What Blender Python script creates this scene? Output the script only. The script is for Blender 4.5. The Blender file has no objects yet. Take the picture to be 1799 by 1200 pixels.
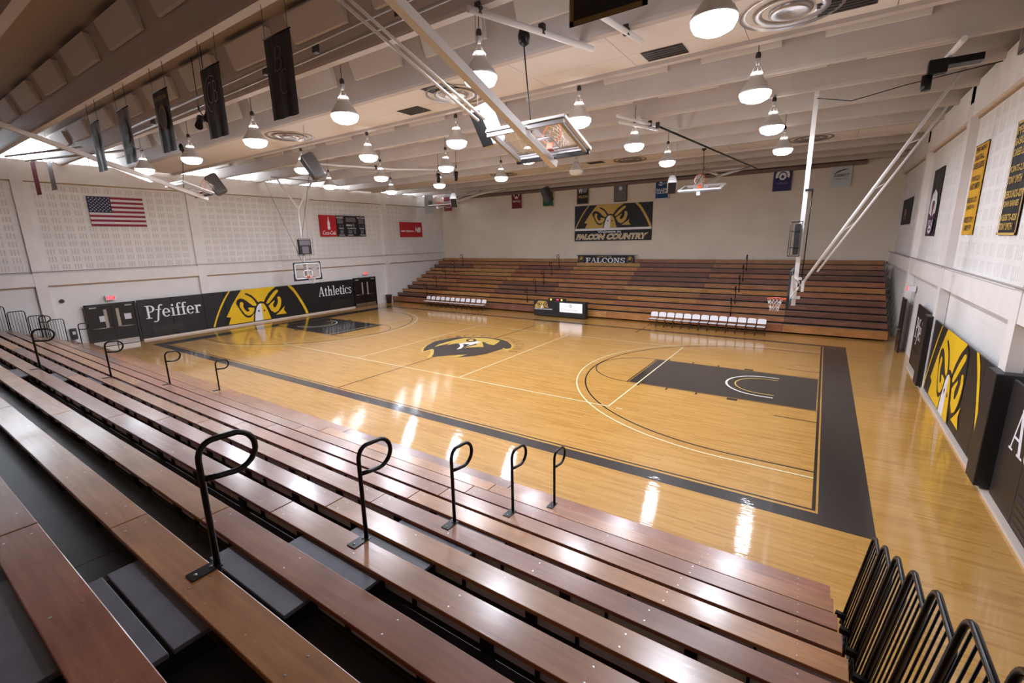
import bpy, bmesh, math, random
from mathutils import Vector, Matrix
from mathutils.geometry import tessellate_polygon
random.seed(7)
PI = math.pi
SC = bpy.context.scene
C = SC.collection

# ------------------------------------------------------------------ camera, world, exposure
cd = bpy.data.cameras.new('camera'); cam = bpy.data.objects.new('camera', cd); C.objects.link(cam)
CY, CP, CR, CF = -0.5964, 0.2184, -0.0208, 802.1
d = Vector((math.sin(CY)*math.cos(CP), math.cos(CY)*math.cos(CP), -math.sin(CP)))
r = Vector((math.cos(CY), -math.sin(CY), 0)); u = r.cross(d)
r2 = r*math.cos(CR)+u*math.sin(CR); u2 = u*math.cos(CR)-r*math.sin(CR)
M = Matrix((r2, u2, -d)).transposed().to_4x4(); M.translation = (14.0344, -17.1122, 5.0501)
cam.matrix_world = M
cd.sensor_fit = 'HORIZONTAL'; cd.sensor_width = 36.0; cd.lens = 36.0*CF/1799.0
cd.clip_start = 0.05; cd.clip_end = 300
SC.camera = cam
w = bpy.data.worlds.new('sky'); SC.world = w; w.use_nodes = True
bg = w.node_tree.nodes['Background']; bg.inputs[0].default_value = (0.78, 0.88, 1.0, 1); bg.inputs[1].default_value = 24.0
vs = SC.view_settings
vs.view_transform = 'Standard'; vs.look = 'None'; vs.gamma = 1.0; vs.use_curve_mapping = False
vs.exposure = -0.15
LAMP_W = 160.0
LAMP_UP = 50.0
LAMP_C = (.87, .94, 1.09)

# ------------------------------------------------------------------ materials
def lin(h):
    f = lambda c: c/12.92 if c <= .04045 else ((c+.055)/1.055)**2.4
    return tuple(f(int(h[i:i+2], 16)/255) for i in (0, 2, 4))+(1,)
class NT:
    def __init__(s, name):
        s.m = bpy.data.materials.new(name); s.m.use_nodes = True
        s.t = s.m.node_tree; s.b = s.t.nodes['Principled BSDF']
    def n(s, typ, **kw):
        x = s.t.nodes.new(typ)
        for k, v in kw.items():
            if k[0] == 'i' and k[1:].isdigit(): x.inputs[int(k[1:])].default_value = v
            else: setattr(x, k, v)
        return x
    def l(s, a, ao, b, bi): s.t.links.new(a.outputs[ao], b.inputs[bi])
def mat(name, col, rough=.5, metal=0, coat=0, coat_r=.05, emit=None, es=0, noise=0, nscale=6, bump=0, bscale=40, spec=.5):
    q = NT(name); b = q.b
    b.inputs['Base Color'].default_value = lin(col); b.inputs['Roughness'].default_value = rough
    b.inputs['Metallic'].default_value = metal; b.inputs['Coat Weight'].default_value = coat; b.inputs['Coat Roughness'].default_value = coat_r
    b.inputs['Specular IOR Level'].default_value = spec
    if emit: b.inputs['Emission Color'].default_value = lin(emit); b.inputs['Emission Strength'].default_value = es
    if noise or bump:
        tc = q.n('ShaderNodeTexCoord')
    if noise:
        no = q.n('ShaderNodeTexNoise'); no.inputs['Scale'].default_value = nscale; no.inputs['Detail'].default_value = 5
        q.l(tc, 'Object', no, 'Vector')
        mr = q.n('ShaderNodeMapRange'); mr.inputs[1].default_value = .3; mr.inputs[2].default_value = .7
        mr.inputs[3].default_value = 1-noise; mr.inputs[4].default_value = 1+noise; q.l(no, 0, mr, 0)
        hs = q.n('ShaderNodeHueSaturation'); hs.inputs['Color'].default_value = lin(col); q.l(mr, 0, hs, 'Value'); q.l(hs, 0, b, 'Base Color')
    if bump:
        nb = q.n('ShaderNodeTexNoise'); nb.inputs['Scale'].default_value = bscale; q.l(tc, 'Object', nb, 'Vector')
        bp = q.n('ShaderNodeBump'); bp.inputs['Strength'].default_value = bump; bp.inputs['Distance'].default_value = .01
        q.l(nb, 0, bp, 'Height'); q.l(bp, 0, b, 'Normal')
    return q.m
def floor_finish(q, r=.05):
    """gloss varnish with a slow ripple so lamp reflections break up like on a sealed floor"""
    tc = q.n('ShaderNodeTexCoord'); mp = q.n('ShaderNodeMapping'); mp.inputs['Scale'].default_value = (1.0, 15, 1)
    q.l(tc, 'Object', mp, 'Vector')
    nb = q.n('ShaderNodeTexNoise'); nb.inputs['Scale'].default_value = 2.2; nb.inputs['Detail'].default_value = 2; q.l(mp, 0, nb, 'Vector')
    bp = q.n('ShaderNodeBump'); bp.inputs['Strength'].default_value = .16; bp.inputs['Distance'].default_value = .01
    q.l(nb, 0, bp, 'Height'); q.l(bp, 0, q.b, 'Normal'); q.l(bp, 0, q.b, 'Coat Normal')
    q.b.inputs['Roughness'].default_value = .4; q.b.inputs['Coat Weight'].default_value = 1; q.b.inputs['Coat Roughness'].default_value = r
    q.b.inputs['Specular IOR Level'].default_value = .3; q.b.inputs['Coat IOR'].default_value = 1.6
def maple():
    q = NT('maple_floor'); tc = q.n('ShaderNodeTexCoord'); mp = q.n('ShaderNodeMapping'); q.l(tc, 'Object', mp, 'Vector')
    br = q.n('ShaderNodeTexBrick'); br.offset = .37; br.squash = 1
    br.inputs['Color1'].default_value = (.25, .25, .25, 1); br.inputs['Color2'].default_value = (1, 1, 1, 1); br.inputs['Mortar'].default_value = (.5, .5, .5, 1)
    br.inputs['Scale'].default_value = 1; br.inputs['Mortar Size'].default_value = .0; br.inputs['Bias'].default_value = 0
    br.inputs['Brick Width'].default_value = .9; br.inputs['Row Height'].default_value = .057; q.l(mp, 0, br, 'Vector')
    m2 = q.n('ShaderNodeMapping'); m2.inputs['Scale'].default_value = (1.2, 26, 1); q.l(tc, 'Object', m2, 'Vector')
    no = q.n('ShaderNodeTexNoise'); no.inputs['Scale'].default_value = 1.3; no.inputs['Detail'].default_value = 6; q.l(m2, 0, no, 'Vector')
    mx = q.n('ShaderNodeMix'); mx.data_type = 'FLOAT'; mx.inputs[0].default_value = .55; q.l(br, 0, mx, 2); q.l(no, 0, mx, 3)
    cr = q.n('ShaderNodeValToRGB'); e = cr.color_ramp.elements
    e[0].position = .2; e[0].color = lin('a5722f'); e[1].position = .85; e[1].color = lin('cf9e55')
    x = cr.color_ramp.elements.new(.5); x.color = lin('bf8d42'); q.l(mx, 0, cr, 0); q.l(cr, 0, q.b, 'Base Color')
    floor_finish(q); return q.m
def floor_paint(name, col):
    q = NT(name); q.b.inputs['Base Color'].default_value = lin(col); floor_finish(q); return q.m
def bench(name, c0, c1, coat=1.0):
    q = NT(name); tc = q.n('ShaderNodeTexCoord'); oi = q.n('ShaderNodeObjectInfo')
    ad = q.n('ShaderNodeVectorMath'); ad.operation = 'ADD'; q.l(tc, 'Object', ad, 0)
    mu = q.n('ShaderNodeMath'); mu.operation = 'MULTIPLY'; mu.inputs[1].default_value = 40; q.l(oi, 'Random', mu, 0); q.l(mu, 0, ad, 1)
    mp = q.n('ShaderNodeMapping'); mp.inputs['Scale'].default_value = (.9, 13, 13); q.l(ad, 0, mp, 'Vector')
    no = q.n('ShaderNodeTexNoise'); no.inputs['Scale'].default_value = 1.6; no.inputs['Detail'].default_value = 7; no.inputs['Distortion'].default_value = .6; q.l(mp, 0, no, 'Vector')
    cr = q.n('ShaderNodeValToRGB'); e = cr.color_ramp.elements; e[0].position = .3; e[0].color = lin(c0); e[1].position = .72; e[1].color = lin(c1); q.l(no, 0, cr, 0)
    n2 = q.n('ShaderNodeTexNoise'); n2.inputs['Scale'].default_value = 1.7; n2.inputs['Detail'].default_value = 4; q.l(ad, 0, n2, 'Vector')
    mr = q.n('ShaderNodeMapRange'); mr.inputs[1].default_value = .3; mr.inputs[2].default_value = .7; mr.inputs[3].default_value = .82; mr.inputs[4].default_value = 1.15; q.l(n2, 0, mr, 0)
    mr2 = q.n('ShaderNodeMapRange'); mr2.inputs[3].default_value = .85; mr2.inputs[4].default_value = 1.15; q.l(oi, 'Random', mr2, 0)
    m3 = q.n('ShaderNodeMath'); m3.operation = 'MULTIPLY'; q.l(mr, 0, m3, 0); q.l(mr2, 0, m3, 1)
    hs = q.n('ShaderNodeHueSaturation'); q.l(cr, 0, hs, 'Color'); q.l(m3, 0, hs, 'Value')
    # fine worn scratches
    m4 = q.n('ShaderNodeMapping'); m4.inputs['Scale'].default_value = (28, 7, 20); m4.inputs['Rotation'].default_value = (0, 0, .5); q.l(ad, 0, m4, 'Vector')
    ns = q.n('ShaderNodeTexNoise'); ns.inputs['Scale'].default_value = 3; ns.inputs['Detail'].default_value = 3; q.l(m4, 0, ns, 'Vector')
    ms = q.n('ShaderNodeMapRange'); ms.inputs[1].default_value = .70; ms.inputs[2].default_value = .78; q.l(ns, 0, ms, 0)
    mc = q.n('ShaderNodeMix'); mc.data_type = 'RGBA'; mc.inputs[7].default_value = lin('c9a890'); q.l(ms, 0, mc, 0); q.l(hs, 0, mc, 6); q.l(mc, 2, q.b, 'Base Color')
    q.b.inputs['Roughness'].default_value = .42; q.b.inputs['Coat Weight'].default_value = coat
    r1 = q.n('ShaderNodeMapRange'); r1.inputs[3].default_value = .12; r1.inputs[4].default_value = .3; q.l(n2, 0, r1, 0); q.l(r1, 0, q.b, 'Coat Roughness')
    bp = q.n('ShaderNodeBump'); bp.inputs['Strength'].default_value = .12; bp.inputs['Distance'].default_value = .004; q.l(no, 0, bp, 'Height'); q.l(bp, 0, q.b, 'Normal'); q.l(bp, 0, q.b, 'Coat Normal')
    return q.m
def block_wall(name, col, bw=.41, bh=.205, axis='YZ'):
    q = NT(name); tc = q.n('ShaderNodeTexCoord'); sp = q.n('ShaderNodeSeparateXYZ'); q.l(tc, 'Object', sp, 0)
    cb = q.n('ShaderNodeCombineXYZ'); q.l(sp, 'Y' if axis[0] == 'Y' else 'X', cb, 0); q.l(sp, 'Z', cb, 1)
    br = q.n('ShaderNodeTexBrick'); br.inputs['Scale'].default_value = 1; br.inputs['Brick Width'].default_value = bw; br.inputs['Row Height'].default_value = bh
    br.inputs['Mortar Size'].default_value = .008; br.inputs['Mortar Smooth'].default_value = .6; q.l(cb, 0, br, 'Vector')
    no = q.n('ShaderNodeTexNoise'); no.inputs['Scale'].default_value = .5; no.inputs['Detail'].default_value = 5; q.l(tc, 'Object', no, 'Vector')
    mr = q.n('ShaderNodeMapRange'); mr.inputs[1].default_value = .3; mr.inputs[2].default_value = .7; mr.inputs[3].default_value = .93; mr.inputs[4].default_value = 1.04; q.l(no, 0, mr, 0)
    hs = q.n('ShaderNodeHueSaturation'); hs.inputs['Color'].default_value = lin(col); q.l(mr, 0, hs, 'Value'); q.l(hs, 0, q.b, 'Base Color')
    bp = q.n('ShaderNodeBump'); bp.inputs['Strength'].default_value = .35; bp.inputs['Distance'].default_value = .006; bp.invert = True; q.l(br, 'Fac', bp, 'Height'); q.l(bp, 0, q.b, 'Normal')
    q.b.inputs['Roughness'].default_value = .55; q.b.inputs['Specular IOR Level'].default_value = .3; return q.m
def tile_mat():
    q = NT('acoustic_tile'); tc = q.n('ShaderNodeTexCoord'); sp = q.n('ShaderNodeSeparateXYZ'); q.l(tc, 'Object', sp, 0)
    wv = q.n('ShaderNodeMath'); wv.operation = 'MULTIPLY'; wv.inputs[1].default_value = 1/.075; q.l(sp, 'Y', wv, 0)
    fr = q.n('ShaderNodeMath'); fr.operation = 'FRACT'; q.l(wv, 0, fr, 0)
    lt = q.n('ShaderNodeMath'); lt.operation = 'LESS_THAN'; lt.inputs[1].default_value = .14; q.l(fr, 0, lt, 0)
    bp = q.n('ShaderNodeBump'); bp.inputs['Strength'].default_value = .8; bp.inputs['Distance'].default_value = .01; bp.invert = True; q.l(lt, 0, bp, 'Height'); q.l(bp, 0, q.b, 'Normal')
    q.b.inputs['Base Color'].default_value = lin('d9cfc8'); q.b.inputs['Roughness'].default_value = .8; return q.m
def glass_mat(name, tint='ffffff', fac=.12, rough=.02):
    q = NT(name); q.t.nodes.remove(q.b); out = q.t.nodes['Material Output']
    tr = q.n('ShaderNodeBsdfTransparent'); tr.inputs[0].default_value = lin(tint)
    gl = q.n('ShaderNodeBsdfGlossy'); gl.inputs['Roughness'].default_value = rough
    mx = q.n('ShaderNodeMixShader'); mx.inputs[0].default_value = fac; q.l(tr, 0, mx, 1); q.l(gl, 0, mx, 2); q.l(mx, 0, out, 0); return q.m

MT = dict(
 maple=maple(), fblack=floor_paint('floor_black_paint', '2b2725'), fline=floor_paint('floor_black_line', '241c18'), fivory=floor_paint('floor_ivory_line', 'efe0b4'),
 fgold=floor_paint('floor_gold_paint', 'd9b352'), fwhite=floor_paint('floor_white_paint', 'f2eee6'), ftan=floor_paint('floor_tan_line', '8a6030'),
 b1=bench('bench_red_brown', '8a5034', 'a36642'), b2=bench('bench_orange_brown', '9c6533', 'b87e46'), b3=bench('bench_dark_brown', '6a4233', '825240'),
 b4=bench('bench_mid_brown', '8f5a37', 'aa7147'), b5=bench('bench_tan', 'a5763c', 'c29355'),
 deck=mat('black_deck', '3b3f48', .38, noise=.25, nscale=3, bump=.1), step=mat('grey_step_board', '5e5e66', .5, noise=.12, nscale=5),
 panel=mat('grey_rear_panel', 'c9c8d0', .45, noise=.1), metal=mat('black_gloss_metal', '0d0c0c', .3, spec=.35), struct=mat('black_understructure', '0d0d0f', .6),
 wpaint=mat('white_painted_steel', 'e6e1df', .35), gpaint=mat('grey_painted_steel', 'a39c98', .4), steel=mat('brushed_steel', 'b9b6b4', .3, 1), dsteel=mat('dark_steel', '4a4644', .35, .8),
 cream=block_wall('cream_block_wall', 'eae6e3'), creamfar=block_wall('cream_far_wall', 'e4d8c8', axis='XZ'), plain=mat('cream_painted_concrete', 'e8e2de', .55, noise=.05, nscale=1.5),
 slot=mat('shaded_slot', 'ddd4cd', .7), shadeline=mat('tan_shade_line', 'a98a66', .6), beam=mat('ceiling_concrete', 'b9aea7', .7, noise=.06, nscale=1.2, bump=.1, bscale=25),
 wedge=mat('acoustic_board', 'd2cac2', .85), tile=tile_mat(), deckc=mat('roof_deck', '9a8b7c', .8), darkvent=mat('dark_vent', '2a2624', .6), diff=mat('diffuser_metal', '9c928d', .38, .7), brown=mat('brown_track', '7d675c', .6),
 pad=mat('black_vinyl_pad', '1d1c1f', .42, bump=.15, bscale=3), gold=mat('gold_vinyl', 'eec01a', .45), art_white=mat('white_vinyl', 'ebe9ee', .45), artgold=mat('banner_gold', 'c9a552', .6), artblack=mat('banner_black', '1a1a22', .6),
 base=mat('white_baseboard', 'd8c9bb', .4), doorb=mat('black_door', '191719', .3, bump=.05), lite=mat('door_lite_glass', 'a79c90', .15), paper=mat('white_paper', 'd6d2da', .7),
 red=mat('red_vinyl', 'b81d24', .5), maroon=mat('maroon_cloth', '7c1f33', .75), green=mat('green_cloth', '0f5a41', .75), navy=mat('navy_cloth', '22232d', .75), grey=mat('grey_cloth', '6d6a6b', .75),
 blue=mat('blue_cloth', '184d7d', .75), purple=mat('purple_cloth', '3b3568', .75), white=mat('white_cloth', 'c9d2d3', .75), plum=mat('plum_print', '63406a', .7), bcloth=mat('black_cloth', '232123', .5), gcloth=mat('silver_grey_cloth', '77757c', .5), goldcloth=mat('gold_cloth', 'd79f1d', .7), tan=mat('tan_border', '8f7442', .7),
 fred=mat('flag_red', '8e1f35', .7), fblue=mat('flag_blue', '232a47', .7), fwht=mat('flag_white', 'dcd6da', .7), maroonart=mat('emblem_outline_grey', '5c5a62', .7),
 plastic=mat('white_plastic', 'ece9ec', .35), spk=mat('white_speaker_shell', 'e0dedd', .35), spkd=mat('grey_speaker_shell', '55504f', .4), grill=mat('speaker_grille', '1b1a1b', .7),
 lens=mat('lamp_lens', 'ffffff', .3, emit='fffaf2', es=14), lensoff=mat('unlit_lens', 'dcd6d0', .2), alu=mat('reflector_aluminium', 'd8d4d2', .3, .3), rim=mat('orange_rim', 'dd5a28', .35), net=mat('white_net', 'efe6e2', .8),
 glass=glass_mat('backboard_glass'), wglass=glass_mat('window_glass', fac=.02), led=mat('grey_led_panel', '6b676b', .5), ledon=mat('amber_led', 'ffb347', .3, emit='ffb040', es=5), ledr=mat('red_led', 'ff2040', .3, emit='ff2a50', es=4),
 exitr=mat('exit_red', 'ff3344', .4, emit='ff3040', es=1.6), trash=mat('brown_plastic', '3a2d2a', .4), teal=mat('teal_print', '4a8290', .6), greytxt=mat('grey_print', '8a8a96', .6), lblue=mat('backboard_edge', '3a4148', .4), screen=mat('lit_panel', 'f2f0f4', .3, emit='f4f2f8', es=.6), strap=mat('black_strap', '1a1817', .6), bluef=mat('blue_fitting', '2a4a7a', .4))

# ------------------------------------------------------------------ mesh builder
class MB:
    def __init__(s): s.v = []; s.f = []; s.mi = []; s.sm = []; s.mats = []
    def _m(s, m):
        if m is None: m = '_'
        if m not in s.mats: s.mats.append(m)
        return s.mats.index(m)
    def face(s, pts, m=None, smooth=False):
        b = len(s.v); s.v += [tuple(p) for p in pts]; s.f.append(tuple(range(b, b+len(pts)))); s.mi.append(s._m(m)); s.sm.append(smooth)
    def box(s, x0, x1, y0, y1, z0, z1, m=None, c=0):
        b = len(s.v)
        if c <= 0:
            s.v += [(x, y, z) for z in (z0, z1) for y in (y0, y1) for x in (x0, x1)]
            F = [(0, 2, 3, 1), (4, 5, 7, 6), (0, 1, 5, 4), (2, 6, 7, 3), (0, 4, 6, 2), (1, 3, 7, 5)]
            for f in F: s.f.append(tuple(b+i for i in f)); s.mi.append(s._m(m)); s.sm.append(False)
        else:
            bm = bmesh.new(); bmesh.ops.create_cube(bm, size=1)
            for v in bm.verts: v.co = Vector(((x0+x1)/2+v.co.x*(x1-x0), (y0+y1)/2+v.co.y*(y1-y0), (z0+z1)/2+v.co.z*(z1-z0)))
            bmesh.ops.bevel(bm, geom=list(bm.edges), offset=c, segments=2, profile=.5, affect='EDGES'); s.bm(bm, m); bm.free()
        return s
    def bm(s, bm, m=None, smooth=False):
        bm.verts.ensure_lookup_table(); b = len(s.v)
        bm.verts.index_update(); s.v += [tuple(v.co) for v in bm.verts]
        for f in bm.faces: s.f.append(tuple(b+v.index for v in f.verts)); s.mi.append(s._m(m)); s.sm.append(smooth)
    def tube(s, pts, rad, m=None, n=8, closed=False, caps=True, sq=False):
        pts = [Vector(p) for p in pts]; N = len(pts); rings = []
        if sq: n = 4
        prev = None
        for i, p in enumerate(pts):
            a = pts[(i-1) % N] if (i > 0 or closed) else pts[0]; c = pts[(i+1) % N] if (i < N-1 or closed) else pts[-1]
            t = (c-a); t = t.normalized() if t.length > 1e-9 else Vector((0, 0, 1))
            if prev is None:
                up = Vector((0, 0, 1)) if abs(t.z) < .9 else Vector((0, 1, 0)); x = t.cross(up).normalized()
            else:
                x = prev-t*prev.dot(t); x = x.normalized() if x.length > 1e-6 else t.orthogonal().normalized()
            prev = x; y = t.cross(x)
            rr = rad[i] if isinstance(rad, (list, tuple)) else rad
            b = len(s.v); o = PI/4 if sq else 0; k = 1.414 if sq else 1
            s.v += [tuple(p+(x*math.cos(o+2*PI*j/n)+y*math.sin(o+2*PI*j/n))*rr*k) for j in range(n)]; rings.append(b)
        L = list(zip(rings, rings[1:]))+([(rings[-1], rings[0])] if closed else [])
        for a, b in L:
            for j in range(n): s.f.append((a+j, a+(j+1) % n, b+(j+1) % n, b+j)); s.mi.append(s._m(m)); s.sm.append(not sq)
        if caps and not closed:
            s.f.append(tuple(rings[0]+j for j in reversed(range(n)))); s.mi.append(s._m(m)); s.sm.append(False)
            s.f.append(tuple(rings[-1]+j for j in range(n))); s.mi.append(s._m(m)); s.sm.append(False)
        return s
    def lathe(s, prof, m=None, n=24, c=(0, 0, 0), mk=None):
        rings = []
        for (rr, z) in prof:
            b = len(s.v); s.v += [(c[0]+rr*math.cos(2*PI*j/n), c[1]+rr*math.sin(2*PI*j/n), c[2]+z) for j in range(n)]; rings.append(b)
        for a, b in zip(rings, rings[1:]):
            for j in range(n): s.f.append((a+j, a+(j+1) % n, b+(j+1) % n, b+j)); s.mi.append(s._m(m)); s.sm.append(True)
        return s
    def poly(s, P, m, T):
        """flat polygon (2D points) placed by T(u,v)"""
        tri = tessellate_polygon([[Vector((p[0], p[1], 0)) for p in P]]); b = len(s.v); s.v += [tuple(T(*p)) for p in P]
        ar = sum(P[i][0]*P[(i+1) % len(P)][1]-P[(i+1) % len(P)][0]*P[i][1] for i in range(len(P)))
        for t in tri:
            t = list(t); a = [P[i] for i in t]
            if (a[1][0]-a[0][0])*(a[2][1]-a[0][1])-(a[1][1]-a[0][1])*(a[2][0]-a[0][0]) < 0: t.reverse()
            s.f.append(tuple(b+i for i in t)); s.mi.append(s._m(m)); s.sm.append(False)
        return s
    def build(s, name, m=None, parent=None, loc=None, bevel=0):
        me = bpy.data.meshes.new(name); me.from_pydata(s.v, [], s.f); me.validate()
        for k in s.mats: me.materials.append(MT[m] if k == '_' else MT[k])
        if len(me.polygons) == len(s.mi):
            me.polygons.foreach_set('material_index', s.mi); me.polygons.foreach_set('use_smooth', s.sm)
        me.update()
        o = bpy.data.objects.new(name, me); C.objects.link(o)
        if parent: o.parent = parent
        if loc: o.location = loc
        return o
def tag(o, label, cat, group=None, kind=None):
    o['label'] = label; o['category'] = cat
    if group: o['group'] = group
    if kind: o['kind'] = kind
    return o
def thing(name, label, cat, loc=(0, 0, 0), rz=0, group=None):
    o = bpy.data.objects.new(name, None); C.objects.link(o); o.location = loc; o.rotation_euler = (0, 0, rz); o.empty_display_size = .2
    return tag(o, label, cat, group)
def struct(o): o['kind'] = 'structure'; return o
def dup(root, loc, rz=None, label=None, group=None):
    q = root.copy(); C.objects.link(q); q.location = loc
    if rz is not None: q.rotation_euler = (0, 0, rz)
    if label: q['label'] = label
    if group: q['group'] = group
    for ch in list(root.children):
        c = ch.copy(); C.objects.link(c); c.parent = q
        for g in list(ch.children):
            e = g.copy(); C.objects.link(e); e.parent = c
    return q
def ellipse(cx, cy, rx, ry, n=32, a0=0, a1=360): return [(cx+rx*math.cos(math.radians(a0+(a1-a0)*i/n)), cy+ry*math.sin(math.radians(a0+(a1-a0)*i/n))) for i in range(n if a1-a0 == 360 else n+1)]
# frames for flat artwork: wall left faces +x, wall right faces -x, far wall faces -y
def FL(x, y0, z0): return lambda u, v, k=0: (x+k, y0+u, z0+v)
def FR(x, y0, z0): return lambda u, v, k=0: (x-k, y0-u, z0+v)
def FF(y, x0, z0): return lambda u, v, k=0: (x0+u, y-k, z0+v)
def lay(T, k): return lambda u, v: T(u, v, k)
def rect(u0, v0, u1, v1): return [(u0, v0), (u1, v0), (u1, v1), (u0, v1)]
def slab(mb, T, u0, v0, u1, v1, m, k0=0, k1=.02):
    P = rect(u0, v0, u1, v1); A = [T(*p, k0) for p in P]; B = [T(*p, k1) for p in P]
    mb.face(B, m); mb.face(A[::-1], m)
    for i in range(4): mb.face([A[i], A[(i+1) % 4], B[(i+1) % 4], B[i]], m)

# ------------------------------------------------------------------ lettering
_tc = {}
def text_polys(body, bold=0.0):
    key = (body, bold)
    if key in _tc: return _tc[key]
    cu = bpy.data.curves.new('t', 'FONT'); cu.body = body; cu.size = 1; cu.offset = bold; cu.resolution_u = 3
    o = bpy.data.objects.new('t', cu); C.objects.link(o)
    dg = bpy.context.evaluated_depsgraph_get(); ev = o.evaluated_get(dg); me = ev.to_mesh()
    V = [(v.co.x, v.co.y) for v in me.vertices]; F = [tuple(p.vertices) for p in me.polygons]
    ev.to_mesh_clear(); bpy.data.objects.remove(o); bpy.data.curves.remove(cu)
    _tc[key] = (V, F); return V, F
def put_text(mb, body, T, u0, v0, u1, v1, m, bold=.01, shear=0):
    """letters stretched into the rectangle u0..u1, v0..v1"""
    V, F = text_polys(body, bold)
    if not V: return
    xs = [v[0]+shear*v[1] for v in V]; ys = [v[1] for v in V]; X0, X1, Y0, Y1 = min(xs), max(xs), min(ys), max(ys)
    b = len(mb.v); mb.v += [tuple(T(u0+(x-X0)/(X1-X0)*(u1-u0), v0+(y-Y0)/(Y1-Y0)*(v1-v0))) for x, y in zip(xs, ys)]
    for f in F: mb.f.append(tuple(b+i for i in f)); mb.mi.append(mb._m(m)); mb.sm.append(False)
def ringsec(cx, cy, rx, ry, wx, wy, a0, a1, n=18):
    A = [math.radians(a0+(a1-a0)*i/n) for i in range(n+1)]
    return [(cx+rx*math.cos(a), cy+ry*math.sin(a)) for a in A]+[(cx+(rx-wx)*math.cos(a), cy+(ry-wy)*math.sin(a)) for a in reversed(A)]
R_ = rect
def diag(x0, y0, x1, y1, w): return [(x0, y0), (x0+w, y0), (x1+w, y1), (x1, y1)]
SERIF = {
 'P': ([R_(.12, 0, .28, 1), R_(0, 0, .42, .05), R_(0, .95, .2, 1), R_(.28, .94, .36, 1), R_(.28, .46, .36, .52), ringsec(.34, .73, .34, .27, .16, .06, -90, 90)], .74),
 'j': ([diag(.0, -.22, .22, .85, .13), ringsec(.42, .82, .2, .2, .12, .08, 40, 180), R_(.0, .6, .42, .66), ringsec(-.1, -.2, .2, .12, .1, .06, -150, 0)], .46),
 'f': ([R_(.1, 0, .25, .82), R_(0, 0, .38, .05), R_(0, .6, .38, .66), ringsec(.32, .8, .22, .22, .14, .07, 40, 180)], .42),
 'e': ([ringsec(.3, .33, .3, .34, .15, .06, 0, 322, 26), R_(.12, .32, .58, .38)], .64),
 'i': ([R_(.1, 0, .25, .66), R_(0, 0, .35, .05), R_(0, .61, .15, .66), ellipse(.17, .86, .09, .09, 14)], .39),
 'r': ([R_(.1, 0, .25, .66), R_(0, 0, .37, .05), R_(0, .61, .15, .66), ringsec(.42, .42, .24, .25, .1, .1, 60, 160), ellipse(.48, .58, .08, .08, 12)], .58),
 'A': ([diag(.06, 0, .40, 1, .07), diag(.62, 0, .36, 1, .17), R_(.2, .3, .66, .36), R_(0, 0, .26, .05), R_(.54, 0, .9, .05)], .9),
 't': ([R_(.1, .1, .25, .82), R_(0, .6, .38, .66), ringsec(.27, .16, .17, .17, .15, .08, 180, 320)], .44),
 'h': ([R_(.1, 0, .25, 1), R_(0, 0, .35, .05), R_(0, .95, .15, 1), ringsec(.42, .40, .2, .27, .14, .09, 0, 165), R_(.48, 0, .62, .42), R_(.4, 0, .72, .05)], .76),
 'l': ([R_(.1, 0, .25, 1), R_(0, 0, .35, .05), R_(0, .95, .15, 1)], .39),
 'c': ([ringsec(.3, .33, .3, .34, .15, .06, 48, 318, 24), ellipse(.5, .52, .07, .07, 12)], .57),
 's': ([ringsec(.23, .49, .2, .18, .1, .07, 30, 270), ringsec(.23, .17, .21, .19, .1, .07, -160, 90), R_(.04, 0, .08, .2), R_(.38, .46, .42, .64)], .48),
 'F': ([R_(.12, 0, .34, 1), R_(0, 0, .48, .12), R_(0, .88, .78, 1), R_(.34, .44, .6, .56), R_(.66, .68, .78, .9), R_(.54, .36, .62, .64)], .84),
 'L': ([R_(.12, 0, .34, 1), R_(0, 0, .78, .12), R_(0, .88, .48, 1), R_(.66, .1, .78, .36)], .84),
 'C': ([ringsec(.42, .5, .42, .52, .21, .13, 42, 318, 24), R_(.66, .62, .78, .96)], .86),
 'O': ([ringsec(.44, .5, .44, .52, .21, .13, 0, 359.9, 30)], .94),
 'N': ([R_(.1, 0, .24, 1), R_(.66, 0, .8, 1), diag(.6, 0, .1, 1, .22), R_(0, 0, .34, .12), R_(.56, .88, .9, 1), R_(0, .88, .2, 1)], .96),
 'S': ([ringsec(.36, .73, .32, .28, .2, .13, 20, 270), ringsec(.36, .26, .34, .28, .2, .13, -165, 90), R_(0, 0, .1, .3), R_(.62, .66, .72, 1)], .78),
 'U': ([R_(.06, .3, .26, 1), R_(.6, .3, .78, 1), ringsec(.42, .32, .36, .34, .19, .14, 180, 360)], .86)}
def put_serif(mb, body, T, u0, v0, u1, h, m):
    adv = sum(SERIF[c][1] for c in body); sx = (u1-u0)/adv; x = 0; k = 0
    for c in body:
        for P in SERIF[c][0]:
            k += 1; TT = (lambda kk: lambda u, v: T(u, v, kk*.0003))(k % 6)
            mb.poly([(u0+(x+p[0])*sx, v0+p[1]*h) for p in P], m, TT)
        x += SERIF[c][1]

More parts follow.
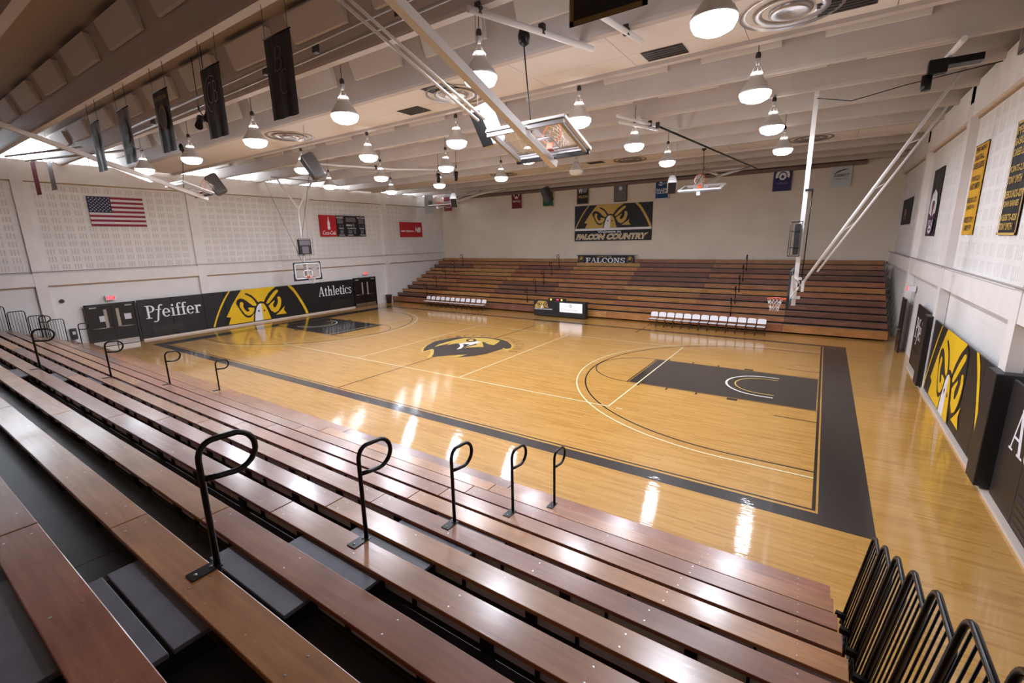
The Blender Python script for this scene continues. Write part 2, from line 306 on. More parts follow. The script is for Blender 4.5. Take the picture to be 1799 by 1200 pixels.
# ------------------------------------------------------------------ floor with its painted lines
def floor():
    f = MB(); lv = lambda k: (lambda u, v: (u, v, .0012*k))
    f.box(-17.6, 17.8, -18.6, 17.6, -.2, 0, 'maple')
    def R(x0, y0, x1, y1, m, k=1): f.poly(rect(x0, y0, x1, y1), m, lv(k))
    # black border
    R(14.43, -8.15, 15.26, 7.99, 'fblack'); R(-15.26, -8.15, -14.43, 7.99, 'fblack'); R(-14.43, -8.15, 14.43, -7.76, 'fblack'); R(-14.43, 7.66, 14.43, 7.99, 'fblack')
    for s in (-1, 1):
        R(min(s*14.33, s*14.39), -7.68, max(s*14.33, s*14.39), 7.66, 'fline', 2)
    R(-14.33, -7.68, 14.33, -7.63, 'fline', 2)
    R(-.025, -7.62, .025, 7.66, 'fline', 2)
    # volleyball lines
    for x in (-9, -3, 3, 9): R(x-.025, -4.5, x+.025, 4.5, 'fivory', 4)
    for y in (-4.5, 4.5): R(-9, y-.025, 9, y+.025, 'fivory', 4)
    R(9.25, -4.52, 9.45, -4.48, 'fivory', 4)
    def arc(cx, cy, r0, r1, a0, a1, m, k, n=64): f.poly(ringsec(cx, cy, r1, r1, r1-r0, r1-r0, a0, a1, n), m, lv(k))
    for s in (-1, 1):
        bx = s*12.75; X = lambda v: s*v
        def RR(xa, y0, xb, y1, m, k): R(min(s*xa, s*xb), y0, max(s*xa, s*xb), y1, m, k)
        RR(8.66, -1.76, 14.30, 1.76, 'fblack', 2)
        RR(8.58, -1.83, 8.63, 1.83, 'fline', 2); RR(8.58, 1.79, 14.33, 1.83, 'fline', 2); RR(8.58, -1.83, 14.33, -1.79, 'fline', 2)
        c = 0 if s < 0 else 180
        arc(bx, 0, 5.97, 6.02, c-90, c+90, 'fline', 3); arc(bx, 0, 6.28, 6.33, c-90, c+90, 'fivory', 5)
        for y in (-1, 1):
            RR(12.75, y*6.02 if y < 0 else 5.97, 14.33, y*5.97 if y < 0 else 6.02, 'fline', 3); RR(12.75, y*6.33 if y < 0 else 6.28, 14.33, y*6.28 if y < 0 else 6.33, 'fivory', 5)
        arc(s*8.6, 0, 1.79, 1.83, c-90, c+90, 'fline', 3, 40)
        arc(s*12.8, 0, 1.15, 1.22, c-90, c+90, 'fwhite', 6, 36); RR(12.8, 1.15, 13.15, 1.22, 'fwhite', 6); RR(12.8, -1.22, 13.15, -1.15, 'fwhite', 6)
        arc(s*12.8, 0, .88, .93, c-90, c+90, 'fgold', 6, 36); RR(12.8, .88, 13.15, .93, 'fgold', 6); RR(12.8, -.93, 13.15, -.88, 'fgold', 6)
        for y in (-1, 1):
            RR(11.93, y*1.85 if y > 0 else -2.03, 12.23, 2.03 if y > 0 else -1.85, 'fline', 3)
            for x in (9.07, 10.04, 11.0): RR(x-.03, 1.83 if y > 0 else -2.03, x+.03, 2.03 if y > 0 else -1.83, 'fline', 5)
            RR(13.3, y*2.78-.02, 14.33, y*2.78+.02, 'fline', 2)
        RR(5.88, 6.84, 5.94, 8.57, 'fline', 3)
    # centre emblem
    E = dict(
     dark=[(-1.24,-2.1),(-1.61,-1.68),(-1.99,-1.06),(-2.28,-.32),(-2.17,.37),(-1.97,1.06),(-1.35,1.58),(-.56,1.89),(.24,1.89),(1.03,1.59),(1.65,1.05),(1.93,.64),(2.03,.34),(1.94,.14),(1.76,.28),(1.74,-.26),(1.67,-1.05),(1.43,-1.59),(1.11,-2),(.95,-2.12),(1,-1.59),(.52,-1.94),(-.05,-2.58),(-.13,-2.7),(-.4,-2.3),(-.9,-1.73),(-1.16,-1.52),(-1.22,-1.65),(-1.18,-1.97)],
     ringl=[(-1.35,-2.15),(-1.79,-1.6),(-2.14,-.85),(-2.31,-.21),(-2.24,-.32),(-1.99,-1.06),(-1.61,-1.68),(-1.22,-2.12),(-1.18,-1.53),(-.9,-1.73),(-.4,-2.3),(-.12,-2.74),(-.12,-2.93),(-.16,-2.98),(-.53,-2.37),(-.93,-1.92),(-1.1,-1.9),(-1.1,-2.3)],
     ringr=[(1.03,1.63),(1.74,1.12),(2.0,.76),(2.2,.22),(2.17,-.1),(1.76,.1),(1.71,.3),(1.93,.19),(2.05,.37),(1.96,.65),(1.65,1.07)],
     head=[(-1.38,-1.19),(-1.58,-.73),(-1.62,-.06),(-1.57,.59),(-1.45,1.19),(-1.04,1.52),(-.41,1.69),(.09,1.7),(.67,1.5),(.58,1.35),(.21,1.14),(.14,.9),(0,.83),(.25,.57),(.75,-.01),(.52,-.14),(-.03,-.63),(.14,.22),(-.16,.54),(-.6,.29),(-.97,-.1),(-1.11,-.61),(-1.23,-.15),(-1.35,-.7)],
     white=[(-.83,-.03),(-.59,.3),(-.38,.82),(-.05,.9),(-.02,.42),(-.11,-.3),(-.21,.12),(-.57,.02),(-.21,-.36),(0,-.79),(-.05,-1.08),(-.32,-.51),(-.6,-.19)],
     beak=[(.21,.78),(.21,1.14),(.48,1.29),(.67,1.5),(.82,1.08),(.96,.57),(.63,.58)],
     eye=[(-1.03,.78),(-1.11,1.22),(-.76,1.24),(-.46,.98),(-.36,.73),(-.52,.5),(-.82,.58)], iris=[(-.89,.79),(-.95,1.09),(-.7,1.06),(-.53,.78),(-.64,.64)],
     feather=[(.71,-2.49),(.74,-2.13),(.71,-1.84),(1.01,-1.58),(.95,-2.12)])
    for k, (n, m) in enumerate((('dark', 'fblack'), ('ringl', 'fgold'), ('ringr', 'fgold'), ('head', 'fgold'), ('white', 'fwhite'), ('beak', 'fgold'), ('feather', 'fgold'), ('eye', 'fline'), ('iris', 'fgold'))): f.poly(E[n], m, lv(6+k))
    # arched lettering round the emblem
    def arch(s, a0, a1, r0):
        for i, ch in enumerate(s):
            a = math.radians(a0+(a1-a0)*i/(len(s)-1)); rx = Vector((math.sin(a), -math.cos(a))); ry = Vector((math.cos(a), math.sin(a)))
            T = lambda u, v: ((ry*(r0+v)+rx*u).x-.05, (ry*(r0+v)+rx*u).y-.25, .005)
            put_text(f, ch, T, -.13, 0, .13, .42, 'ftan', 0)
    arch('PFEIFFER', 172, 100, 2.35); arch('FALCONS', 75, 5, 2.35)
    o = f.build('floor'); struct(o)
floor()

# ------------------------------------------------------------------ walls
PIL_L = [-11.5, -4.5, 2.9, 9.85]          # pilaster centres, left wall
PIL_R = [-11.85, -4.8, 2.15, 9.05]
WT = 9.12
def slot_panel(mb, T, u0, v0, u1, v1, m, ms, cw=.44, chh=.37, ns=3, sw=.06, depth=.014, sh=.25):
    """perforated block panel: real recessed slots"""
    nu = int((u1-u0)/cw); nv = int((v1-v0)/chh); ou = (u1-u0-nu*cw)/2; ov = (v1-v0-nv*chh)/2
    us = [(u0, 0), ]; vs = [(v0, 0)]
    for i in range(nu):
        a = u0+ou+i*cw+.05
        for k in range(ns): us += [(a+k*.11, 1), (a+k*.11+sw, 0)]
    us.append((u1, 0))
    for j in range(nv):
        a = v0+ov+j*chh+.06; vs += [(a, 1), (a+sh, 0)]
    vs.append((v1, 0))
    for i in range(len(us)-1):
        ua, ub = us[i][0], us[i+1][0]
        if not us[i][1]:
            mb.face([T(ua, v0, 0), T(ub, v0, 0), T(ub, v1, 0), T(ua, v1, 0)], m); continue
        for j in range(len(vs)-1):
            va, vb = vs[j][0], vs[j+1][0]; h = vs[j][1]
            if not h: mb.face([T(ua, va, 0), T(ub, va, 0), T(ub, vb, 0), T(ua, vb, 0)], m)
            else:
                q = [(ua, va), (ub, va), (ub, vb), (ua, vb)]; mb.face([T(*p, -depth) for p in q], ms)
                for a in range(4):
                    p, p2 = q[a], q[(a+1) % 4]; mb.face([T(*p, 0), T(*p2, 0), T(*p2, -depth), T(*p, -depth)], ms)
def side_wall(name, T, fr, pil, y_lo, y_hi, slots, sgn):
    """T(u=y, z, k): k>0 towards the room; recessed panels between pilasters and a cross band"""
    mb = MB(); rec = -.12 if slots == 'L' else -.2
    edges = [y_lo]+[p for p in pil]+[y_hi]
    hw = .21
    def B(y0, y1, z0, z1, k0, k1, m): 
        a = T(y0, z0, k0); b = T(y1, z1, k1); mb.box(min(a[0], b[0]), max(a[0], b[0]), min(a[1], b[1]), max(a[1], b[1]), z0, z1, m)
    B(y_lo, y_hi, 0, WT, -.6, rec-.05, 'cream')
    for p in pil: B(p-hw, p+hw, 0, WT, rec-.04, 0, 'plain')
    B(y_lo, y_hi, 8.2, WT, rec-.04, -.012, 'plain'); B(y_lo, y_hi, 3.35, 3.92, rec-.04, -.015, 'plain')
    for a, b in zip(edges, edges[1:]):
        y0, y1 = a+hw, b-hw
        if a == y_lo: y0 = y_lo
        if b == y_hi: y1 = y_hi
        TT = (lambda y0: lambda u, v, k=0: T(u, v, rec+k))(y0)
        if slots == 'L': slot_panel(mb, TT, y0, 3.92, y1, 8.2, 'cream', 'slot')  # slot faces tinted darker, recess shade put into their colour
        else: slot_panel(mb, TT, y0, 3.92, y1, 8.2, 'cream', 'cream', cw=.62, chh=.42, ns=4, sw=.022, depth=.012, sh=.3)
        # shade painted as thin tan strips under the top beam and the band
        B(y0, y1, 8.15, 8.2, rec, rec+.05, 'shadeline'); B(y0, y1, 3.30, 3.35, rec, rec+.06, 'shadeline')
    o = mb.build(name); struct(o); return o
side_wall('wall_left', lambda y, z, k: (-16.95+k, y, z), None, PIL_L, -18.6, 17.5, 'L', 1)
side_wall('wall_right', lambda y, z, k: (17.1-k, y, z), None, PIL_R, -18.6, 17.5, 'R', -1)
m_ = MB(); m_.box(-17.6, 17.8, 17.15, 17.6, 0, 10.3, 'creamfar'); struct(m_.build('wall_far'))
m_ = MB(); m_.box(-17.6, 17.8, -19, -18.6, 0, 10.3, 'brown'); struct(m_.build('wall_near'))
m_ = MB(); m_.box(-18.2, 18.4, -19, 17.7, 10.15, 10.45, 'deckc'); struct(m_.build('ceiling'))
m_ = MB(); m_.box(-16.4, 15.5, 16.85, 17.15, 8.86, 9.05, 'brown'); m_.box(-16.4, 15.5, 17.0, 17.15, 9.05, 9.35, 'brown'); struct(m_.build('trim_1'))
m_ = MB()
for x in (-17.0, 17.08): m_.tube([(x+(.1 if x < 0 else -.06), -18, 4.02), (x+(.1 if x < 0 else -.06), 17, 4.02)], .02, 'gpaint', 6)
struct(m_.build('trim_2'))
m_ = MB(); m_.box(-16.98, -16.86, -8.0, 6.1, 0, .1, 'base'); struct(m_.build('baseboard_left'))
m_ = MB(); m_.box(17.06, 17.2, -14, 5.2, 0, .07, 'base'); struct(m_.build('baseboard_right'))

# roof beams with acoustic boards, windows between them
BY = [-5.2+2.33*i for i in range(-5, 10)]
TILE = [(-7.53, -5.2), (6.45, 8.78)]
def in_tile(y): return any(a-.1 < y < b-.1 for a, b in TILE)
wb = MB(); L = 1.85
wb.face([(0, -.54, 1.02), (L, -.54, 1.02), (L, -.34, .50), (0, -.34, .50)]); wb.face([(0, -.34, .5), (L, -.34, .5), (L, -.26, .5), (0, -.26, .5)])
for x in (0, L): wb.face([(x, -.54, 1.02), (x, -.34, .5), (x, -.26, .5), (x, -.36, 1.02)])
wb.face([(0, -.36, 1.02), (0, -.26, .5), (L, -.26, .5), (L, -.36, 1.02)])
wedge0 = None
for i, y in enumerate(BY):
    b = MB(); P = [(-.42, 1.15), (-.17, .25), (-.12, .06), (-.09, 0), (.09, 0), (.12, .06), (.17, .25), (.42, 1.15)]
    for x0, x1 in ((-17.5, 17.6),):
        n = len(P)
        for j in range(n): 
            p, q = P[j], P[(j+1) % n]; b.face([(x0, p[0], p[1]), (x0, q[0], q[1]), (x1, q[0], q[1]), (x1, p[0], p[1])], 'beam')
        b.face([(x0, *p) for p in P], 'beam'); b.face([(x1, *p) for p in reversed(P)], 'beam')
    o = b.build('trim_%d' % (i+3), loc=(0, y, 9.0)); struct(o)
    if not any(a-.05 < y-1 < b2-1.2 for a, b2 in TILE):
        k = 0; x = -16.4+(.9 if i % 2 else 0)
        while x < 15.2:
            if wedge0 is None: wedge0 = wb.build('acoustic_board', 'wedge', o); c = wedge0
            else: c = wedge0.copy(); C.objects.link(c); c.parent = o
            c.location = (x, 0, 0); x += 2.72
for k, (a, b) in enumerate(TILE):
    m = MB(); n = 14
    for j in range(n):
        x0 = -16.8+j*2.42
        for (p, q) in ((a+.1, a+1.45), (a+1.46, b-.1)): m.box(x0+.006, x0+2.414, p, q, 9.07, 9.13, 'tile')
    o = m.build('ceiling'); struct(o)
edges = BY
for i in range(len(BY)-1):
    y0, y1 = BY[i]+.12, BY[i+1]-.12
    m = MB(); m.box(-17.3, -17.28, y0-.1, y1+.1, WT-.02, 10.2, 'wglass')
    o = m.build('window_%d' % (i+1)); struct(o)
    fr = MB(); ym = (y0+y1)/2
    for yy in (y0+.05, y1-.05) + ((ym,) if i % 2 else ()): fr.box(-17.34, -17.24, yy-.02, yy+.02, WT, 10.15, 'gpaint')
    fr.box(-17.34, -17.24, y0, y1, WT-.02, WT+.03, 'gpaint'); fr.build('window_frame', parent=o)
m = MB(); m.box(17.5, 17.56, -18.6, 17.6, 8.9, 10.3, 'darkvent'); m.box(17.1, 17.7, -18.6, 17.6, 8.6, WT, 'plain'); struct(m.build('trim_30'))
m = MB(); m.box(-17.55, -17.0, -18.6, 17.6, 8.6, WT-.01, 'plain'); struct(m.build('trim_31'))
m = MB(); m.box(17.02, 17.1, -1.95, -1.9, 8.75, 10.1, 'gpaint'); m.box(17.03, 17.09, -5.6, -1.9, 8.72, 8.76, 'dsteel'); struct(m.build('trim_32'))

# ------------------------------------------------------------------ falcon artwork (traced as flat shapes, banner space 0..1256 x 0..400 px, y up)
def A(*P): return [((x-193)/1245.0, (575-y+(x-193)*-.024)/372.0) for x, y in P]
FAL = [
 ('g', A((200,572),(225,510),(260,440),(310,350),(360,275),(410,213),(428,193),(447,192),(400,250),(350,325),(300,405),(265,470),(240,520),(222,570))),
 ('g', A((1172,152),(1212,150),(1260,210),(1310,285),(1360,370),(1400,445),(1425,505),(1438,545),(1400,546),(1385,500),(1350,425),(1305,340),(1250,255))),
 ('g', A((580,186),(1003,164),(1012,186),(960,210),(905,250),(860,310),(835,345),(835,558),(375,566),(385,540),(412,488),(360,478),(400,420),(440,355),(490,290),(540,230))),
 ('k', A((612,230),(640,232),(690,258),(730,300),(765,350),(735,365),(720,330),(690,290),(650,262),(615,245))),
 ('k', A((492,340),(505,305),(530,288),(565,286),(600,302),(650,345),(690,380),(725,385),(720,420),(705,455),(668,492),(640,512),(612,512),(580,498),(550,460),(520,400))),
 ('g', A((535,340),(550,325),(570,328),(580,345),(572,375),(580,405),(605,440),(632,440),(640,425),(622,402),(650,395),(705,405),(698,440),(672,472),(640,488),(610,488),(580,468),(550,420),(530,375))),
 ('k', A((835,345),(870,290),(940,225),(1010,180),(1060,200),(1080,290),(1075,400),(1020,480),(960,510),(905,500),(880,430),(850,380))),
 ('g', A((862,365),(880,335),(930,280),(990,228),(1020,214),(1038,222),(1035,240),(1000,272),(940,330),(900,365),(875,375))),
 ('g', A((1015,308),(1030,298),(1050,300),(1066,330),(1063,370),(1045,425),(1010,470),(960,490),(915,460),(885,400),(920,372),(970,340),(975,352),(960,370),(945,395),(955,425),(978,424),(1010,385),(1022,345))),
 ('g', A((972,515),(1040,470),(1105,420),(1085,465),(1120,515))),
 ('k', A((672,562),(684,500),(700,440),(725,385),(755,348),(795,335),(840,350),(868,392),(885,440),(905,500),(920,554))),
 ('w', A((690,561),(705,480),(735,400),(760,370),(795,358),(795,559))), ('g', A((795,358),(830,368),(850,400),(870,450),(885,500),(903,555),(795,558))),
 ('k', A((738,448),(764,430),(762,462))), ('k', A((816,430),(840,448),(818,462)))]
def falcon(mb, T, u0, v0, u1, v1, g='gold', k='pad', w='art_white', skip=0, k0=.002):
    for i, (c, P) in enumerate(FAL[skip:]):
        mb.poly([(u0+p[0]*(u1-u0), v0+max(0, min(1.02, p[1]))*(v1-v0)) for p in P], {'g': g, 'k': k, 'w': w}[c], lay(T, k0+.0012*i))

# ------------------------------------------------------------------ wall pads
def pad(T, u1, h, label, seams, art, seg=None, z0=.12):
    o = T(0, 0, 0); t = thing('wall_pad', label, 'wall pad', (o[0], o[1], 0)); TT = lambda u, v, k=0: Vector(T(u, v, k))-Vector((o[0], o[1], 0))
    m = MB(); e = [0]+seams+[u1]
    for a, b in zip(e, e[1:]):
        p, q = TT(a+.004, z0, 0), TT(b-.004, h, .05); m.box(min(p.x, q.x), max(p.x, q.x), min(p.y, q.y), max(p.y, q.y), z0, h, 'pad', .012)
    m.build('cushion', parent=t)
    g = MB(); art(g, lambda u, v, k=0: TT(u, v, .052+k)); g.build('lettering' if 'lettering' in label else 'emblem', parent=t)
    if seg:
        g = MB(); a, b, c, dd = seg; slab(g, TT, a, b, c, dd, 'darkvent', .04, .06)
        for q in range(4): slab(g, TT, a+.05, b+.05+q*(dd-b-.1)/4, c-.05, b+.05+(q+.6)*(dd-b-.1)/4, 'dsteel', .06, .066)
        g.build('vent_grille', parent=t)
L0 = lambda y: (lambda u, v, k=0: (-16.93+k, y+u, v)); R0 = lambda y, x=17.02: (lambda u, v, k=0: (x-k, y-u, v))
pad(L0(-8.02), 3.26, 2.26, 'black wall pad with white serif lettering between the double doors and falcon pad, left wall', [1.6], lambda g, T: put_serif(g, 'Pjeiffer', T, .32, 1.18, 3.12, .72, 'art_white'), (.5, .25, 2.1, .75))
pad(L0(-4.76), 7.22, 2.27, 'wide black wall pad with yellow falcon head on the left wall', [1.2, 2.4, 3.6, 4.8, 6.0], lambda g, T: falcon(g, T, .3, .14, 6.75, 2.25))
pad(L0(2.46), 3.6, 2.28, 'black wall pad with white Athletics lettering below the scoreboard, left wall', [1.2, 2.4], lambda g, T: put_serif(g, 'Athletics', T, .5, 1.22, 3.4, .72, 'art_white'), (1.4, .2, 3.4, .75))
pad(R0(5.6, 17.22), 3.0, 2.4, 'black wall pad with white serif lettering left of the yellow falcon pad, right wall', [1.5], lambda g, T: put_serif(g, 'Pjeiffer', T, .3, 1.2, 2.75, .75, 'art_white'), (.4, .2, 2.4, .8))
pad(R0(2.3, 17.18), 7.05, 2.35, 'wide black wall pad with yellow falcon head on the right wall', [1.2, 2.4, 3.6, 4.8, 6.0], lambda g, T: falcon(g, T, .25, .14, 6.6, 2.33))
pad(R0(-5.45, 17.18), 4.6, 2.4, 'black wall pad with white Athletics lettering at the right edge', [1.2, 2.4, 3.6], lambda g, T: put_serif(g, 'Athletics', T, .45, 1.25, 4.1, .8, 'art_white'), (1.3, .15, 3.4, .75))
for y, lb in ((2.35, 'narrow black pad wrapped round the pilaster left of the falcon pad, right wall'), (-4.95, 'narrow black pad wrapped round the pilaster right of the falcon pad, right wall')):
    m = MB(); m.box(-.08, .5, -.3, .3, .12, 2.42, 'pad', .02); tag(m.build('wall_pad', loc=(17.02, y, 0)), lb, 'wall pad')

# ------------------------------------------------------------------ doors and exit signs
def double_door(n, y0, y1, h, papers):
    T = FL(-16.93, y0, 0); W = y1-y0; m = MB()
    for a, b, c, dd in ((0, 0, .07, h), (W-.07, 0, W, h), (0, h-.07, W, h)): slab(m, T, a, b, c, dd, 'doorb', 0, .08)
    o = m.build('door_%d' % n); struct(o)
    for i in (0, 1):
        a = .07+i*(W/2-.07); b = a+W/2-.08; q = MB(); slab(q, T, a, .02, b, h-.08, 'doorb', .0, .05); lf = q.build('door_leaf', parent=o)
        q = MB(); x = b-.32 if i == 0 else a+.18; slab(q, T, x, 1.0, x+.13, 1.95, 'lite', .05, .056); q.build('door_lite', parent=lf)
        q = MB(); p0 = T(a+.1, .98, .05); p1 = T(b-.08, .98, .05)
        q.tube([p0, T(a+.1, .98, .12), T(b-.08, .98, .12), p1], .025, 'steel', 8); q.build('push_bar', parent=lf)
        q = MB(); slab(q, T, a+.02, .02, b-.02, .28, 'steel', .05, .055); q.build('kick_plate', parent=lf)
        q = MB(); slab(q, T, a+.1 if i == 0 else b-.4, h-.2, a+.4 if i == 0 else b-.1, h-.13, 'gpaint', .05, .1); q.build('door_closer', parent=lf)
        if papers:
            q = MB(); x = a+.45 if i == 0 else a+.5; slab(q, T, x, 1.32, x+.3, 1.62, 'paper', .05, .054); tag(q.build('notice'), ['white paper notice on left leaf of the double doors', 'white paper notice on right leaf of the double doors'][i], 'notice')
double_door(1, -10.2, -8.08, 2.24, True); double_door(2, 6.1, 8.3, 2.34, False)
m = MB(); T = R0(8.75, 17.1); slab(m, T, 0, 0, .9, 2.3, 'doorb', .0, .06); o = m.build('door_3'); struct(o)
m = MB(); m.tube([Vector(T(.1, 1, .06)), Vector(T(.1, 1, .14)), Vector(T(.8, 1, .14)), Vector(T(.8, 1, .06))], .025, 'steel'); m.build('push_bar', parent=o)
def exit_sign(T, label, back=-.14):
    o = T(0, 0, 0); t = thing('exit_sign', label, 'exit sign', o); TT = lambda u, v, k=0: Vector(T(u, v, k))-Vector(o)
    m = MB(); slab(m, TT, -.2, -.11, .2, .12, 'art_white', back, .06); m.build('housing', parent=t)
    m = MB(); slab(m, TT, -.17, -.08, .17, .09, 'exitr', .06, .064); put_text(m, 'EXIT', lay(TT, .066), -.13, -.05, .13, .06, 'art_white', .02); m.build('sign_face', parent=t)
exit_sign(FL(-16.93, -9.05, 2.52), 'small red exit sign above the left double doors')
exit_sign(FL(-16.93, 7.35, 2.66), 'small red exit sign above the far double doors by the bleachers')
exit_sign(FR(17.1, 7.9, 2.75), 'small red exit sign on the right wall above black pads', -.2)

# ------------------------------------------------------------------ bleachers
WOODS = ['b1', 'b2', 'b3', 'b4', 'b5']
SEAT = .255
def bleacher(label, s, x0, x1, y0, z0, run, rise, n, joints, tone, aisles, w_front=.205):
    t = thing('bleachers', label, 'bleachers', (0, s*y0, 0))
    Y = lambda v: s*v
    def bx(mb, xa, xb, ya, yb, za, zb, m, c=0): mb.box(xa, xb, min(Y(ya), Y(yb)), max(Y(ya), Y(yb)), za, zb, m, c)
    J = [x0]+joints+[x1]
    for k in range(n):
        yk = run*k; zk = z0+rise*k
        for a, b in zip(J, J[1:]):
            tn = tone(k, a)
            m = MB(); bx(m, a+.006, b-.006, yk, yk+SEAT, zk-.042, zk, tn, .006)
            xs = a+.15
            while xs < b-.1:     # screw heads
                for yy in (yk+.06, yk+SEAT-.06): m.lathe([(.009, .0008), (.0, .0016)], 'steel', 6, (xs, Y(yy), zk))
                xs += 1.15
            bd = m.build('seat_board', parent=t)
            m = MB(); low = zk-.042-w_front if k else .09
            bx(m, a+.006, b-.006, yk+.012, yk+.034, low, zk-.043, tn); m.build('front_board', parent=bd)
        m = MB(); bx(m, x0+.05, x1-.05, yk+SEAT-.10, yk+SEAT-.09, max(.03, zk-.215), zk-.05, 'panel')
        m.build('rear_panel', parent=t)
        m = MB(); xs = x0+.3
        while xs < x1:
            bx(m, xs-.05, xs+.05, yk+.05, yk+SEAT-.05, max(.03, zk-.3), zk-.043, 'struct'); bx(m, xs+.42, xs+.445, yk+SEAT-.089, yk+SEAT-.06, max(.03, zk-.22), zk-.043, 'struct'); xs += 1.19
        bx(m, x0, x1, yk+.05, yk+.09, max(.0, zk-.38), max(.06, zk-.22), 'struct')
        m.build('support_frame', parent=t)
        dk = zk-.20; m = MB()
        for a, b in zip(J, J[1:]): bx(m, a+.004, b-.004, yk+SEAT-.03, yk+run+.03, dk-.03, dk, 'deck')
        m.build('footboard', parent=t)
        m = MB(); bx(m, x0+.02, x1-.02, yk+run+.02, yk+run+.03, max(0, dk-.26), dk-.03, 'struct'); m.build('riser', parent=t)
        for ax in aisles:
            m = MB(); g0 = yk+SEAT+.01; g1 = yk+run+.02; mid = (g0+g1)/2
            bx(m, ax-.7, ax+.42, g0-.03, mid-.012, zk-.07, zk-.035, 'step', .004); bx(m, ax-.7, ax+.42, mid+.012, g1, zk-.07, zk-.035, 'step', .004)
            bx(m, ax-.68, ax+.4, g0, g1-.02, dk, zk-.072, 'struct'); m.build('aisle_step', parent=t)
    return t
def tone_far(k, a):
    random.seed(int(k*91+a*13+500)); q = random.random()
    return 'b3' if q < .22 else 'b1' if q < .42 else 'b4' if q < .68 else 'b2' if q < .93 else 'b5'
def tone_near(k, a):
    random.seed(int(k*57+a*17+900)); q = random.random()
    return 'b1' if q < .32 else 'b4' if q < .58 else 'b2' if q < .9 else 'b3'
NY0, NZ0, NRUN, NRISE = 10.36, .40, .624, .27
FY0, FZ0, FRUN, FRISE = 10.12, .48, .605, .2725
bleacher('brown wooden bleachers filling the far side below the falcon banner', 1, -17.0, 16.9, FY0, FZ0, FRUN, FRISE, 12, [-12.23, -7.3, -2.2, 2.88, 7.9, 12.6], tone_far, [])
bleacher('red-brown wooden bleachers in the foreground, seen from their top row', -1, -16.6, 14.57, NY0, NZ0, NRUN, NRISE, 12, [-12.2, -6.9, -1.0, 4.4, 9.45], tone_near, [10.75, -1.2, -13.6])

# handrails: pole, loop bent towards the court, base plate
def rail_proto():
    t = thing('handrail', '', 'handrail', (0, 0, 0)); m = MB()
    pts = [(0, 0, -.12), (0, 0, .78)]
    for i in range(7): a = PI-i*PI/2/6; pts.append((0, .10+.10*math.cos(a), .80+.12*math.sin(a)))
    for i in range(1, 12): a = PI/2-i*PI/11; pts.append((0, .22+.155*math.cos(a), .775+.145*math.sin(a)))
    pts += [(0, .10, .645), (0, .012, .66)]
    m.tube(pts, .021, 'metal', 10); m.build('loop_pole', parent=t)
    m = MB(); m.box(-.055, .055, -.18, .015, 0, .008, 'metal', .002)
    for y in (-.14, -.04): m.lathe([(.012, .008), (.012, .012), (0, .014)], 'steel', 8, (0.0, y, 0))
    m.build('base_plate', parent=t); return t
RP = rail_proto(); first = True
ORD = ['lowest', 'second lowest', 'middle', 'second highest', 'highest']
def put_rail(x, s, y0, z0, run, rise, k, label, group):
    global first
    loc = (x, s*(y0+run*(k-1))-s*.023, z0+rise*(k-1)+.001); rz = 0 if s < 0 else PI
    if first: RP.location = loc; RP.rotation_euler = (0, 0, rz); RP['label'] = label; RP['group'] = group; first = False
    else: dup(RP, loc, rz, label, group)
for i, k in enumerate((2, 4, 6, 8, 10)):
    nm = ['lowest of five along the near aisle, smallest', 'second up of five along the near aisle', 'third up of five along the near aisle', 'second nearest the camera along the near aisle', 'large, nearest the camera along the near aisle'][i]
    put_rail(10.66, -1, NY0, NZ0, NRUN, NRISE, k, 'black P-shaped handrail on the foreground bleachers, '+nm, 'handrails on the foreground bleachers')
for i, k in enumerate((2, 4, 6, 8)):
    put_rail(-1.25, -1, NY0, NZ0, NRUN, NRISE, k, 'black P-shaped handrail in the mid-left aisle of the foreground bleachers, '+['first from the court', 'second from the court', 'third from the court', 'fourth from the court'][i], 'handrails on the foreground bleachers')
for i, k in enumerate((2, 4)):
    put_rail(-15.0, -1, NY0, NZ0, NRUN, NRISE, k, 'black P-shaped handrail before the barred end rails at far left, '+['nearer the double doors', 'nearer the left frame edge'][i], 'handrails on the foreground bleachers')
for x, an in ((-13.4, 'left'), (-3.45, 'middle'), (10.0, 'right')):
    for i, k in enumerate((2, 4, 6, 8, 10)):
        put_rail(x, 1, FY0, FZ0, FRUN, FRISE, k, 'small black looped handrail, %s of the %s aisle on the far bleachers' % (ORD[i], an), 'handrails on the far bleachers')

# end rails: rounded frame with upright bars
def end_rail_proto():
    t = thing('end_rail', '', 'guard rail'); W = .56; H = 1.28; m = MB(); pts = [(0, 0, 0), (0, 0, H-.1)]
    for i in range(1, 7): a = PI-i*PI/2/6; pts.append((0, -(.1+.1*math.cos(a)), H-.1+.1*math.sin(a)))
    for i in range(1, 7): a = PI/2-i*PI/2/6; pts.append((0, -(W-.1+.1*math.cos(a)), H-.1+.1*math.sin(a)))
    pts += [(0, -W, 0)]; m.tube(pts, .019, 'metal', 8); m.tube([(0, 0, .06), (0, -W, .06)], .016, 'metal', 6); m.build('frame', parent=t)
    for j in range(1, 6): m = MB(); y = -W*j/6; m.tube([(0, y, .06), (0, y, H-.01)], .0085, 'metal', 6); m.build('bar', parent=t)
    m = MB(); m.box(-.088, .02, -.06, -.01, .1, .16, 'metal'); m.build('bracket', parent=t); return t
EP = end_rail_proto(); n0 = 0
RO = ['lowest, nearest the court', 'second from the court', 'third from the court', 'fourth from the court', 'fifth from the court', 'sixth, nearest the camera', 'seventh, below the frame edge']
